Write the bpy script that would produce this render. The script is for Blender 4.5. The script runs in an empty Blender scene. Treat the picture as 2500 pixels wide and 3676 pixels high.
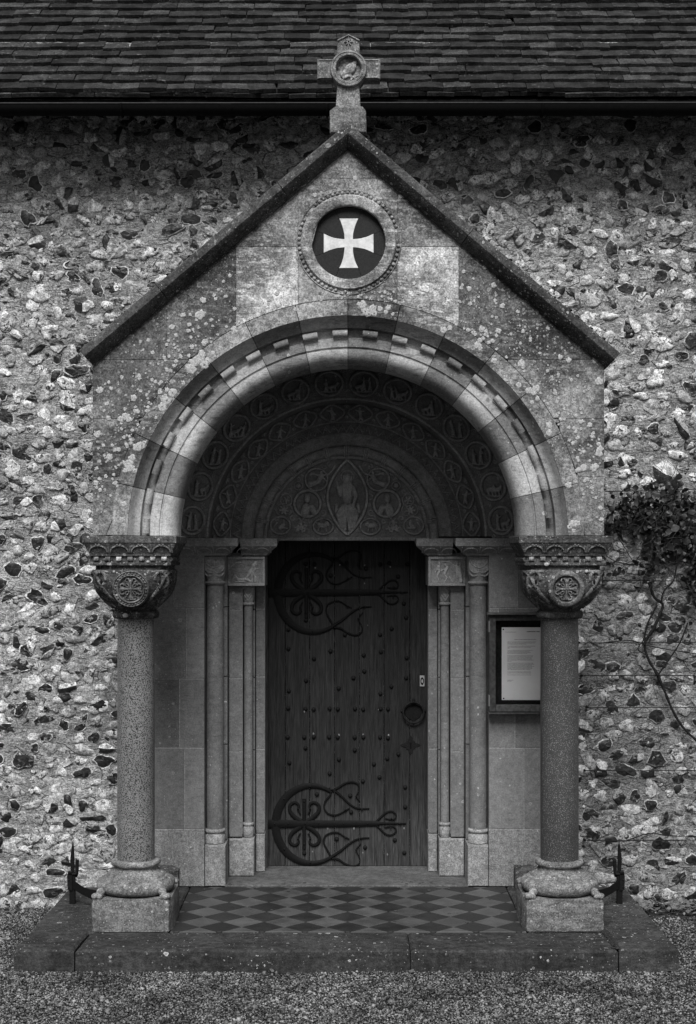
import bpy, math, random
import numpy as np
from math import sin, cos, pi, radians, sqrt, atan2, hypot
from mathutils import Matrix, Vector
random.seed(7)
S = bpy.context.scene
COL = S.collection

# ---------------------------------------------------------------- camera, light, exposure
D = 7.8; CAMZ = 1.812; F = 5200.0
cam_d = bpy.data.cameras.new('camera'); cam = bpy.data.objects.new('camera', cam_d); COL.objects.link(cam)
cam.location = (0, -D, CAMZ); cam.rotation_euler = (pi/2, 0, 0)
cam_d.sensor_fit = 'VERTICAL'; cam_d.sensor_height = 36.0; cam_d.lens = F/3676*36
cam_d.shift_x = (1250-1245)/3676; cam_d.shift_y = (1975-1838)/3676
cam_d.clip_end = 500
S.camera = cam
W = bpy.data.worlds.new('World'); S.world = W; W.use_nodes = True
wn = W.node_tree; wn.nodes.clear()
sky = wn.nodes.new('ShaderNodeTexSky'); sky.sky_type = 'NISHITA'; sky.sun_disc = False
SUN_EL = 50; SUN_AZ = -5
sky.sun_elevation = radians(SUN_EL); sky.sun_rotation = radians(180+SUN_AZ)
bw = wn.nodes.new('ShaderNodeRGBToBW'); bg = wn.nodes.new('ShaderNodeBackground'); wo = wn.nodes.new('ShaderNodeOutputWorld')
wn.links.new(sky.outputs[0], bw.inputs[0]); wn.links.new(bw.outputs[0], bg.inputs[0]); wn.links.new(bg.outputs[0], wo.inputs[0])
bg.inputs[1].default_value = 0.056
sd = bpy.data.lights.new('sun', 'SUN'); sd.energy = 3.7; sd.angle = radians(30); sd.color = (1, 1, 1)
sun = bpy.data.objects.new('sun', sd); COL.objects.link(sun)
sun.rotation_euler = (radians(90-SUN_EL), 0, radians(SUN_AZ))
S.view_settings.view_transform = 'Standard'; S.view_settings.look = 'None'
S.view_settings.exposure = 0.35; S.view_settings.gamma = 1.0
try: S.view_settings.use_curve_mapping = False
except Exception: pass

# ---------------------------------------------------------------- helpers
def kk(y): return (D+y)/F
def X(px, y=0.0): return (px-1245)*kk(y)
def Z(py, y=0.0): return CAMZ-(py-1975)*kk(y)
def PT(px, py, y): return (X(px, y), y, Z(py, y))
def rnd(a, b): return random.uniform(a, b)

def crom(pts, n=6, closed=False):
    P = [np.array(p, float) for p in pts]; out = []
    m = len(P)
    rng = range(m) if closed else range(m-1)
    for i in rng:
        p0 = P[(i-1) % m] if (closed or i > 0) else P[0]
        p1 = P[i]; p2 = P[(i+1) % m]
        p3 = P[(i+2) % m] if (closed or i+2 < m) else P[-1]
        for j in range(n):
            t = j/n
            out.append(0.5*((2*p1)+(-p0+p2)*t+(2*p0-5*p1+4*p2-p3)*t*t+(-p0+3*p1-3*p2+p3)*t**3))
    if not closed: out.append(P[-1])
    return [tuple(p) for p in out]

class MB:
    def __init__(s): s.v = []; s.f = []; s.m = []
    def add(s, vs, fs, mi=0):
        b = len(s.v); s.v += [tuple(map(float, v)) for v in vs]
        for f in fs: s.f.append(tuple(b+i for i in f)); s.m.append(mi)
        return s
    def box(s, x0, x1, y0, y1, z0, z1, c=0.0, mi=0, jit=0.0):
        return s.prism([(x0, z0), (x1, z0), (x1, z1), (x0, z1)], y0, y1, c, mi, jit)
    # polygon in x,z (any order), front at y0 (toward the camera), back at y1, chamfer c on the front
    def prism(s, poly, y0, y1, c=0.0, mi=0, jit=0.0):
        n = len(poly)
        A = sum(poly[i][0]*poly[(i+1) % n][1]-poly[(i+1) % n][0]*poly[i][1] for i in range(n))
        if A < 0: poly = poly[::-1]
        if jit: poly = [(x+rnd(-jit, jit), z+rnd(-jit, jit)) for x, z in poly]
        rings = []
        if c > 0: rings.append(([inset(poly, c)], y0)); rings.append(([poly], y0+c))
        else: rings.append(([poly], y0))
        rings.append(([poly], y1))
        b = []; vs = []
        for r, y in rings: vs += [(x, y, z) for x, z in r[0]]
        fs = [tuple(range(n))]
        for k in range(len(rings)-1):
            for i in range(n):
                j = (i+1) % n
                fs.append((k*n+i, (k+1)*n+i, (k+1)*n+j, k*n+j))
        fs.append(tuple((len(rings)-1)*n+i for i in reversed(range(n))))
        return s.add(vs, fs, mi)
    # polygon in x,y extruded in z, chamfered top
    def slab(s, poly, z0, z1, c=0.0, mi=0, jit=0.0):
        n = len(poly)
        A = sum(poly[i][0]*poly[(i+1) % n][1]-poly[(i+1) % n][0]*poly[i][1] for i in range(n))
        if A < 0: poly = poly[::-1]
        if jit: poly = [(x+rnd(-jit, jit), z+rnd(-jit, jit)) for x, z in poly]
        rings = []
        if c > 0: rings.append((inset(poly, c), z1)); rings.append((poly, z1-c))
        else: rings.append((poly, z1))
        rings.append((poly, z0)); vs = []
        for r, z in rings: vs += [(x, y, z) for x, y in r]
        fs = [tuple(range(n))]
        for k in range(len(rings)-1):
            for i in range(n):
                j = (i+1) % n; fs.append((k*n+i, (k+1)*n+i, (k+1)*n+j, k*n+j))
        fs.append(tuple((len(rings)-1)*n+i for i in reversed(range(n))))
        return s.add(vs, fs, mi)
    def loft(s, rings, cap=True, closed=True, mi=0):
        n = len(rings[0]); vs = [p for r in rings for p in r]; fs = []
        for k in range(len(rings)-1):
            for i in range(n if closed else n-1):
                j = (i+1) % n; fs.append((k*n+i, k*n+j, (k+1)*n+j, (k+1)*n+i))
        if cap:
            fs.append(tuple(reversed(range(n)))); fs.append(tuple((len(rings)-1)*n+i for i in range(n)))
        return s.add(vs, fs, mi)
    def lathe(s, prof, cx, cy, n=24, mi=0):          # prof: (r, z)
        return s.loft([[(cx+r*cos(2*pi*i/n), cy+r*sin(2*pi*i/n), z) for i in range(n)] for r, z in prof], mi=mi)
    def tube(s, pts, r, n=8, mi=0, flat=1.0):
        P = [Vector(p) for p in pts]; m = len(P)
        R = r if isinstance(r, (list, tuple)) else [r]*m
        rings = []; up = None
        for i in range(m):
            t = (P[min(i+1, m-1)]-P[max(i-1, 0)])
            if t.length < 1e-9: t = Vector((0, 0, 1))
            t.normalize()
            if up is None:
                up = Vector((0, 1, 0)) if abs(t.y) < .9 else Vector((1, 0, 0))
            a = t.cross(up)
            if a.length < 1e-6: a = t.cross(Vector((1, 0, 0)))
            a.normalize(); b = t.cross(a).normalized(); up = -b if False else up
            rings.append([tuple(P[i]+(a*cos(2*pi*j/n)+b*(sin(2*pi*j/n)*flat))*R[i]) for j in range(n)])
        return s.loft(rings, mi=mi)
    def ring(s, cx, cy, cz, R, r, n=32, m=6, mi=0, a0=0, a1=2*pi, sx=1.0, sz=1.0, flat=1.0):   # torus lying in the x,z plane
        full = abs(a1-a0-2*pi) < 1e-6
        N = n if full else n+1; vs = []; fs = []
        for i in range(N):
            a = a0+(a1-a0)*i/n
            for j in range(m):
                b = 2*pi*j/m; rr = R+r*cos(b)
                vs.append((cx+sx*rr*cos(a), cy-r*sin(b)*flat, cz+sz*rr*sin(a)))
        for i in range(n):
            i2 = (i+1) % N
            for j in range(m): fs.append((i*m+j, i*m+(j+1) % m, i2*m+(j+1) % m, i2*m+j))
        return s.add(vs, fs, mi)
    def ell(s, c, r, n=10, m=6, rot=0.0, mi=0):    # ellipsoid, rot about y
        vs = []; fs = []
        for i in range(m+1):
            t = pi*i/m
            for j in range(n):
                p = 2*pi*j/n
                x, y, z = r[0]*sin(t)*cos(p), r[1]*sin(t)*sin(p), r[2]*cos(t)
                vs.append((c[0]+x*cos(rot)-z*sin(rot), c[1]+y, c[2]+x*sin(rot)+z*cos(rot)))
        for i in range(m):
            for j in range(n): fs.append((i*n+j, i*n+(j+1) % n, (i+1)*n+(j+1) % n, (i+1)*n+j))
        return s.add(vs, fs, mi)
    def arcsweep(s, prof, a0, a1, n, cx, cz, mi=0):  # closed profile of (r,y), angles from +x axis
        rings = [[(cx+r*cos(a0+(a1-a0)*i/n), y, cz+r*sin(a0+(a1-a0)*i/n)) for r, y in prof] for i in range(n+1)]
        return s.loft(rings, mi=mi)
    def ribbon(s, pts, w, y, t, mi=0):              # flat iron strip in x,z, front at y, thickness t
        P = [np.array(p[:2], float) for p in pts]; m = len(P)
        Wd = w if isinstance(w, (list, tuple)) else [w]*m
        rings = []
        for i in range(m):
            d = P[min(i+1, m-1)]-P[max(i-1, 0)]; d /= (np.linalg.norm(d)+1e-9); nn = np.array([-d[1], d[0]])*Wd[i]/2
            a = P[i]+nn; b = P[i]-nn; a2 = P[i]+nn*.5; b2 = P[i]-nn*.5
            rings.append([(a[0], y+t, a[1]), (a[0], y+t*.45, a[1]), (a2[0], y, a2[1]), (b2[0], y, b2[1]), (b[0], y+t*.45, b[1]), (b[0], y+t, b[1])])
        return s.loft(rings, mi=mi)
    def build(s, name, mat, parent=None, smooth=None, stuff=False, tone=None):
        me = bpy.data.meshes.new(name); me.from_pydata(s.v, [], s.f)
        mats = mat if isinstance(mat, (list, tuple)) else [mat]
        for m in mats: me.materials.append(m)
        if len(mats) > 1: me.polygons.foreach_set('material_index', s.m)
        me.validate(); me.update()
        fixn(me)
        if smooth:
            me.shade_smooth(); me.set_sharp_from_angle(angle=radians(smooth))
        return link(name, me, parent, stuff, tone)

import bmesh
def fixn(me):
    bm = bmesh.new(); bm.from_mesh(me); bmesh.ops.recalc_face_normals(bm, faces=bm.faces); bm.to_mesh(me); bm.free()

def link(name, me, parent=None, stuff=False, tone=None):
    o = bpy.data.objects.new(name, me); COL.objects.link(o)
    if parent is not None: setpar(o, parent)
    if stuff: o['kind'] = 'stuff'
    o['tone'] = float(1.0 if tone is None else tone)
    return o
LOC = {}
def wloc(o):
    return LOC.get(o.name, Vector((0, 0, 0)))
def setpar(o, p):
    o.parent = p
    o.matrix_parent_inverse = Matrix.Translation(-wloc(p))
def thing(name, loc, label, cat, group=None):
    o = bpy.data.objects.new(name, None); COL.objects.link(o); o.location = loc; o.empty_display_size = .05
    LOC[o.name] = Vector(loc); tag(o, label, cat, group); return o
def tag(o, label, cat, group=None):
    o['label'] = label; o['category'] = cat
    if group: o['group'] = group
    return o
def struct(o): o['kind'] = 'structure'; return o

import mathutils
def wear(mb, amp, sc, sd=0.0):
    out = []
    for v in mb.v:
        n = mathutils.noise.noise_vector(Vector(v)*sc+Vector((sd, 0, 0)))+mathutils.noise.noise_vector(Vector(v)*sc*2.7)*.5
        out.append(tuple(Vector(v)+n*amp))
    mb.v = out; return mb
def inset(poly, c):
    n = len(poly); out = []
    for i in range(n):
        a = np.array(poly[i-1]); b = np.array(poly[i]); d = np.array(poly[(i+1) % n])
        e1 = b-a; e2 = d-b; e1 = e1/(np.linalg.norm(e1)+1e-12); e2 = e2/(np.linalg.norm(e2)+1e-12)
        n1 = np.array([-e1[1], e1[0]]); n2 = np.array([-e2[1], e2[0]])
        m = n1+n2; l = np.linalg.norm(m)
        m = n1 if l < 1e-6 else m/l
        k = c/max(.35, float(np.dot(m, n1)))
        out.append(tuple(b+m*k))
    return out

def clip(poly, ax, val, keep_less):
    out = []; n = len(poly)
    def ins(p): return p[ax] <= val if keep_less else p[ax] >= val
    for i in range(n):
        a, b = poly[i-1], poly[i]
        if ins(a) != ins(b):
            t = (val-a[ax])/(b[ax]-a[ax]); out.append((a[0]+(b[0]-a[0])*t, a[1]+(b[1]-a[1])*t))
        if ins(b): out.append(b)
    return out

# ---------------------------------------------------------------- materials
class NT:
    def __init__(s, name):
        s.m = bpy.data.materials.new(name); s.m.use_nodes = True; s.t = s.m.node_tree; s.t.nodes.clear()
        s.out = s.t.nodes.new('ShaderNodeOutputMaterial'); s.b = s.t.nodes.new('ShaderNodeBsdfPrincipled')
        s.t.links.new(s.b.outputs[0], s.out.inputs[0])
        s.pos = s.t.nodes.new('ShaderNodeNewGeometry').outputs['Position']
    def L(s, a, b):
        if isinstance(a, (int, float)): b.default_value = a
        else: s.t.links.new(a, b)
    def math(s, op, a, b=0.0, c=None, clamp=False):
        n = s.t.nodes.new('ShaderNodeMath'); n.operation = op; n.use_clamp = clamp
        s.L(a, n.inputs[0]); s.L(b, n.inputs[1])
        if c is not None: s.L(c, n.inputs[2])
        return n.outputs[0]
    def vec(s, scale=(1, 1, 1), off=(0, 0, 0), src=None):
        n = s.t.nodes.new('ShaderNodeMapping'); s.t.links.new(src or s.pos, n.inputs[0])
        n.inputs['Scale'].default_value = scale; n.inputs['Location'].default_value = off
        return n.outputs[0]
    def noise(s, scale, detail=3, rough=.55, v=None, dist=0.0):
        n = s.t.nodes.new('ShaderNodeTexNoise'); n.inputs['Scale'].default_value = scale
        n.inputs['Detail'].default_value = detail; n.inputs['Roughness'].default_value = rough
        n.inputs['Distortion'].default_value = dist
        s.t.links.new(v or s.pos, n.inputs['Vector']); return n.outputs[0]
    def voro(s, scale, v=None, feature='F1', rand=1.0):
        n = s.t.nodes.new('ShaderNodeTexVoronoi'); n.feature = feature; n.inputs['Scale'].default_value = scale
        n.inputs['Randomness'].default_value = rand
        s.t.links.new(v or s.pos, n.inputs['Vector']); return n
    def rng(s, x, a, b, c=0.0, d=1.0, smooth=True):
        n = s.t.nodes.new('ShaderNodeMapRange'); n.interpolation_type = 'SMOOTHSTEP' if smooth else 'LINEAR'; n.clamp = True
        s.L(x, n.inputs[0])
        for i, q in enumerate((a, b, c, d)): s.L(q, n.inputs[i+1])
        return n.outputs[0]
    def mix(s, f, a, b):
        n = s.t.nodes.new('ShaderNodeMix'); n.data_type = 'FLOAT'; s.L(f, n.inputs[0]); s.L(a, n.inputs[2]); s.L(b, n.inputs[3]); return n.outputs[0]
    def attr(s, name, typ='OBJECT'):
        n = s.t.nodes.new('ShaderNodeAttribute'); n.attribute_type = typ; n.attribute_name = name; return n.outputs['Fac']
    def orand(s): return s.t.nodes.new('ShaderNodeObjectInfo').outputs['Random']
    def fin(s, col, rough=.85, bump=None, bs=.5, bd=.003, spec=.3, metal=0.0):
        g = s.t.nodes.new('ShaderNodeCombineColor')
        for i in range(3): s.L(col, g.inputs[i])
        s.t.links.new(g.outputs[0], s.b.inputs['Base Color']); s.L(rough, s.b.inputs['Roughness'])
        s.b.inputs['Specular IOR Level'].default_value = spec; s.b.inputs['Metallic'].default_value = metal
        if bump is not None:
            n = s.t.nodes.new('ShaderNodeBump'); n.inputs['Strength'].default_value = bs; n.inputs['Distance'].default_value = bd
            s.t.links.new(bump, n.inputs['Height']); s.t.links.new(n.outputs[0], s.b.inputs['Normal'])
        return s.m

def stone(name, base, stain=.5, stain_lo=.45, lichen=0.0, fine=.35, streak=True, bd=.003, bs=.6, dirt=.35, pits=0.0):
    q = NT(name)
    big = q.noise(5, 4, .6); med = q.noise(34, 4, .65); fin_ = q.noise(130, 4, .8)
    st = q.noise(22, 4, .7, q.vec((.55, 1, 2.6)))
    c = q.math('MULTIPLY', q.attr('tone'), base)
    c = q.math('MULTIPLY', c, q.rng(big, .3, .7, 1-dirt*.5, 1+dirt*.35))
    c = q.math('MULTIPLY', c, q.rng(med, .3, .7, 1-dirt*.5, 1+dirt*.5))
    c = q.math('MULTIPLY', c, q.rng(fin_, .36, .64, 1-fine, 1+fine))
    mt = q.math('MULTIPLY', q.rng(q.noise(75, 4, .7, q.vec((.8, 1, 1.4), (3, 5, 8))), .52, .6), q.rng(q.noise(7, 3, .6, q.vec((1, 1, 1), (9, 1, 4))), .46, .58))
    c = q.mix(q.math('MULTIPLY', mt, stain*.8), c, q.math('MULTIPLY', c, .38))
    s_ = q.math('MULTIPLY', q.rng(st, stain_lo, stain_lo+.14), q.rng(q.noise(2.3, 3, .6), .40, .54))
    c = q.mix(q.math('MULTIPLY', s_, stain), c, q.math('MULTIPLY', c, .35))
    h = q.math('ADD', q.math('MULTIPLY', med, .5), fin_)
    if lichen > 0:
        for sc, amt, lo in ((26, .36, .46), (60, .42, .42), (140, .44, .42)):
            wv = q.t.nodes.new('ShaderNodeVectorMath'); wv.operation = 'ADD'
            nz = q.t.nodes.new('ShaderNodeTexNoise'); nz.inputs['Scale'].default_value = sc*2.2; q.t.links.new(q.pos, nz.inputs['Vector'])
            sc_ = q.t.nodes.new('ShaderNodeVectorMath'); sc_.operation = 'SCALE'; q.t.links.new(nz.outputs['Color'], sc_.inputs[0]); sc_.inputs['Scale'].default_value = .5/sc
            q.t.links.new(q.pos, wv.inputs[0]); q.t.links.new(sc_.outputs[0], wv.inputs[1])
            v = q.voro(sc, wv.outputs[0]); rr = q.t.nodes.new('ShaderNodeSeparateColor'); q.t.links.new(v.outputs['Color'], rr.inputs[0])
            rad = q.rng(rr.outputs[0], 1-lichen*.9, 1.0, 0.0, amt, False)
            m = q.math('MULTIPLY', q.math('LESS_THAN', v.outputs['Distance'], rad), q.rng(q.noise(3.1+sc*.01, 3, .6, q.vec((1, 1, 1), (sc, 3, 1))), lo, lo+.12))
            ringy = q.rng(q.math('DIVIDE', v.outputs['Distance'], q.math('ADD', rad, .001)), .45, .95, .62, 1.15)
            lc = q.math('MULTIPLY', q.math('MULTIPLY', ringy, q.rng(rr.outputs[1], 0, 1, .22, .5)), q.rng(fin_, .3, .7, .7, 1.25))
            c = q.mix(q.math('MULTIPLY', m, .85), c, lc)
    if pits > 0:
        pv = q.voro(150); c = q.math('MULTIPLY', c, q.rng(pv.outputs['Distance'], .0, .35, 1-pits, 1.0))
    return q.fin(c, .92, h, bs, bd, .2)

M_GAB = stone('gable_limestone', .28, .9, .37, .62, .5, dirt=.75)
M_VOU = stone('arch_limestone', .30, .6, .50, .16, .22, dirt=.3)
M_COP = stone('coping_stone_dark', .07, .6, .4, .35, .5, dirt=.7, bd=.006)
M_CROSS = stone('weathered_cross_stone', .24, .6, .45, .6, .5, dirt=.7, bd=.004)
M_CAP = stone('capital_stone', .09, .7, .40, .45, .5, dirt=.8, bd=.004)
M_BASE = stone('column_base_stone', .17, .55, .42, .4, .5, dirt=.6, bd=.005)
M_JAMB = stone('jamb_ashlar', .165, .35, .52, .10, .2, dirt=.3, bs=.4)
M_FOOT = stone('jamb_foot_stone', .24, .3, .5, .45, .4, dirt=.5, bd=.004)
M_CARV = stone('carved_stone', .235, .3, .5, 0, .25, dirt=.35, bs=.5)
M_STEP = stone('step_stone', .043, .55, .42, .12, .35, dirt=.7, bd=.004)
M_SILL = stone('threshold_stone', .095, .3, .5, 0, .3, dirt=.5)

def granite(name, lo, hi, sc, th):
    q = NT(name); v = q.noise(sc, 2, .5); w = q.noise(sc*2.1, 2, .6)
    f = q.rng(v, th-.04, th+.04); c = q.mix(f, lo, hi)
    c = q.math('MULTIPLY', c, q.rng(w, .3, .7, .6, 1.4)); c = q.math('MULTIPLY', c, q.rng(q.noise(3, 2), .3, .7, .85, 1.1))
    return q.fin(c, .38, v, .1, .001, .45)
M_GRAN1 = granite('speckled_granite', .022, .20, 190, .47)
M_GRAN2 = granite('fine_dark_granite', .045, .20, 230, .60)

def flat(name, c, rough=.8, spec=.3, nz=.3, sc=60, metal=0.0, bd=.002):
    q = NT(name); n = q.noise(sc, 4, .6)
    return q.fin(q.math('MULTIPLY', q.rng(n, .3, .7, c*(1-nz), c*(1+nz)), q.attr('tone')), rough, n, .4, bd, spec, metal)
M_IRON = flat('black_iron', .004, .75, .2, .5, 120)
M_GUT = flat('gutter_paint', .003, .8, .1, .3)
M_SOF = flat('eaves_timber', .008, .9, .1)
M_SLATE = flat('slate_inlay', .024, .8, .2, .5, 300)
M_WHITE = flat('white_marble', .62, .6, .3, .16, 45)
M_PAPER = flat('paper', .62, .7, .3, .04, 8)
M_INK = flat('ink', .015, .9, .1)
M_BACK = flat('pinboard', .012, .95, .1)
M_FRAME = flat('oak_case', .045, .8, .2, .4, 50)
M_PLATE = flat('nickel_plate', .32, .45, .5, .1, 40)
M_SOIL = flat('dark_soil', .03, .95, .1, .6, 40, bd=.01)
M_WIRE = flat('wire_metal', .012, .6, .3)
M_MOSS = flat('moss', .03, 1, .0, .6, 200, bd=.006)
M_DUST = flat('limewash_drip', .35, .9, .1, .4, 90)

def lichen_mat():
    q = NT('lichen'); a = q.noise(110, 4, .7); b = q.noise(420, 2, .6)
    c = q.math('MULTIPLY', q.rng(a, .3, .65, .24, .52), q.rng(b, .3, .7, .75, 1.25))
    c = q.math('MULTIPLY', c, q.attr('tone')); return q.fin(c, .95, a, .8, .004, .1)
M_LICH = lichen_mat()

def wood():
    q = NT('weathered_oak')
    g = q.noise(9, 5, .65, q.vec((14, 1, .55)), 1.2); f = q.noise(60, 3, .7, q.vec((6, 1, .25)))
    zz = q.t.nodes.new('ShaderNodeSeparateXYZ'); q.t.links.new(q.pos, zz.inputs[0])
    worn = q.rng(zz.outputs[2], .05, .6, 2.3, 1.0)            # the foot of the door is bleached by weather
    c = q.math('MULTIPLY', q.rng(g, .3, .7, .006, .028), q.rng(f, .3, .7, .65, 1.35))
    c = q.math('MULTIPLY', q.math('MULTIPLY', c, q.attr('tone')), worn)
    return q.fin(c, .75, q.math('ADD', g, f), .5, .002, .25)
M_WOOD = wood()

def tile_mat():
    q = NT('roof_tile_clay'); r = q.math('FRACT', q.math('ADD', q.math('MULTIPLY', q.orand(), 7.7), q.t.nodes.new('ShaderNodeNewGeometry').outputs['Random Per Island']))
    a = q.noise(14, 4, .6); b = q.noise(120, 3, .7)
    c = q.math('MULTIPLY', q.rng(q.math('POWER', r, 1.5), 0, 1, .013, .044, False), q.rng(a, .3, .7, .5, 1.5))
    c = q.math('MULTIPLY', c, q.rng(b, .35, .65, .5, 1.6))
    v = q.voro(75); rr = q.t.nodes.new('ShaderNodeSeparateColor'); q.t.links.new(v.outputs['Color'], rr.inputs[0])
    m = q.math('LESS_THAN', v.outputs['Distance'], q.rng(rr.outputs[0], .62, 1, 0, .5, False))
    m = q.math('MULTIPLY', m, q.rng(q.noise(9, 2), .45, .55))
    c = q.mix(q.math('MULTIPLY', m, .8), c, .014)
    li = q.math('MULTIPLY', q.rng(q.noise(45, 4, .7), .57, .68), q.rng(q.noise(6, 2), .45, .6))
    c = q.mix(q.math('MULTIPLY', li, .7), c, .17)
    return q.fin(c, .9, q.math('ADD', b, a), .7, .004, .2)
M_TILE = tile_mat()

def mortar_mat():
    q = NT('lime_mortar'); a = q.noise(12, 5, .65, q.vec((.7, 1, 1.6))); b = q.noise(150, 4, .8); g = q.noise(420, 2, .6); e = q.noise(52, 5, .75, q.vec((.6, 1, 1.7)), 1.4)
    c = q.math('MULTIPLY', q.rng(a, .3, .7, .42, .62), q.rng(b, .32, .68, .40, 1.5))
    c = q.math('MULTIPLY', c, q.rng(e, .38, .58, .40, 1.35))
    c = q.math('MULTIPLY', c, q.rng(g, .3, .7, .7, 1.3))
    c = q.math('MULTIPLY', c, q.rng(q.noise(1.9, 3), .35, .65, .75, 1.15))
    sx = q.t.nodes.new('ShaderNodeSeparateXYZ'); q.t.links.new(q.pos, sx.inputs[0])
    wall_shade = q.math('MULTIPLY', q.rng(q.math('ADD', sx.outputs[0], q.math('MULTIPLY', q.noise(3, 3), .5)), 1.25, 1.6), q.rng(q.math('ADD', sx.outputs[2], q.math('MULTIPLY', q.noise(4, 3), .5)), 2.5, 2.0))  # shade on the lower right wall, painted in as a darker zone
    c = q.mix(q.math('MULTIPLY', wall_shade, .5), c, q.math('MULTIPLY', c, .2))
    cr = q.voro(13, q.vec((.6, 1, 1.6), (0, 0, 0)), 'DISTANCE_TO_EDGE')
    crk = q.math('MULTIPLY', q.rng(cr.outputs[0], .0, .045, 1, 0), q.rng(q.noise(9, 3), .47, .55))
    c = q.mix(q.math('MULTIPLY', crk, .8), c, .03)
    h = q.math('ADD', q.math('ADD', b, q.math('MULTIPLY', g, .6)), q.math('MULTIPLY', e, 2.0))
    return q.fin(c, .95, q.math('SUBTRACT', h, q.math('MULTIPLY', crk, .8)), 1.0, .012, .15)
M_MORT = mortar_mat()

def flint_pale():
    q = NT('flint_cortex'); r = q.attr('rv', 'GEOMETRY')
    a = q.noise(38, 5, .65, None, .6); b = q.noise(190, 3, .7)
    base = q.rng(q.math('POWER', r, 1.3), 0, 1, .36, .80, False)
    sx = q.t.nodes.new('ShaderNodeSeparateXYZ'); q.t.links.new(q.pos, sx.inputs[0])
    wall_shade = q.math('MULTIPLY', q.rng(sx.outputs[0], 1.15, 1.4), q.rng(sx.outputs[2], 2.3, 1.9))  # same lower right shade put into the flint colour
    base = q.mix(q.math('MULTIPLY', wall_shade, .38), base, q.math('MULTIPLY', base, .1))
    c = q.math('MULTIPLY', base, q.rng(a, .35, .62, .45, 1.2)); c = q.math('MULTIPLY', c, q.rng(b, .34, .66, .6, 1.25)); c = q.math('MULTIPLY', c, q.rng(q.noise(95, 4, .75, None, 1.0), .38, .47, .35, 1))
    blk = q.math('MULTIPLY', q.rng(q.noise(46, 3, .6, q.vec((1, 1, 1), (7, 3, 2)), .8), .56, .60), q.rng(q.math('FRACT', q.math('MULTIPLY', r, 7.31)), .35, .5))
    c = q.mix(q.math('MULTIPLY', blk, .93), c, .012)
    return q.fin(c, .7, q.math('ADD', a, q.math('MULTIPLY', b, .4)), .8, .008, .35)
def flint_dark():
    q = NT('flint_black'); r = q.attr('rv', 'GEOMETRY')
    a = q.noise(55, 4, .65, None, .8); b = q.noise(24, 3, .5, q.vec((1, 1, 1), (4, 1, 9)), 1.0)
    c = q.rng(a, .3, .7, .006, .022)
    sp = q.math('MULTIPLY', q.rng(b, .58, .64), q.rng(q.math('FRACT', q.math('MULTIPLY', r, 5.7)), .3, .5))
    c = q.mix(q.math('MULTIPLY', sp, .8), c, q.rng(q.noise(90, 2), .3, .7, .05, .2))
    return q.fin(c, .38, q.math('ADD', a, b), .6, .006, .4)
M_FP = flint_pale(); M_FD = flint_dark()

def floor_tile_mat():
    q = NT('quarry_tile'); a = q.noise(9, 3, .6); b = q.noise(120, 3, .7)
    c = q.math('MULTIPLY', q.attr('tone'), q.rng(a, .3, .7, .8, 1.15)); c = q.math('MULTIPLY', c, q.rng(b, .3, .7, .85, 1.15))
    return q.fin(c, q.rng(a, .3, .7, .45, .7), b, .2, .001, .35)
M_FT = floor_tile_mat()
def gravel_mat():
    q = NT('gravel_stones'); r = q.attr('rv', 'GEOMETRY')
    c = q.math('POWER', r, 1.7); c = q.math('MULTIPLY', q.rng(c, 0, 1, .018, .27, False), q.rng(q.noise(120, 2), .3, .7, .7, 1.3))
    c = q.math('MULTIPLY', c, q.rng(q.noise(4.0, 4, .65), .35, .65, .6, 1.3))
    return q.fin(c, .8, q.noise(300, 2), .3, .002, .25)
M_GRAV = gravel_mat()
def leaf_mat():
    q = NT('climber_leaf'); r = q.orand(); c = q.math('MULTIPLY', q.rng(q.math('POWER', r, 2.5), 0, 1, .008, .085, False), q.rng(q.noise(60, 3), .3, .7, .7, 1.3))
    return q.fin(c, .5, q.noise(90, 2), .3, .003, .4)
M_LEAF = leaf_mat()
M_STEM = flat('bark', .014, .9, .1, .5, 150)
M_DEAD = flat('dead_leaf', .11, .8, .2, .4, 50)

# ---------------------------------------------------------------- ground
GZ = Z(3488, -1.234)
def noise2(x, z, seed=0, octs=4, base=6.0):
    rs = np.random.RandomState(seed); out = np.zeros_like(x)
    amp = 1.0; f = base
    for o in range(octs):
        for k in range(5):
            a = rs.uniform(0, 2*pi); ph = rs.uniform(0, 2*pi); ff = f*rs.uniform(.7, 1.4)
            out += amp*np.sin(ff*(x*cos(a)+z*sin(a))+ph+1.3*np.sin(ff*.6*(x*sin(a)-z*cos(a))+ph*2))/5
        amp *= .55; f *= 2.1
    return out
g = MB(); g.add([(-60, -60, GZ-.012), (60, -60, GZ-.012), (60, 40, GZ-.012), (-60, 40, GZ-.012)], [(0, 1, 2, 3)])
ground = struct(g.build('ground', M_SOIL)); ground['label'] = 'dark earth under the gravel'

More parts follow.
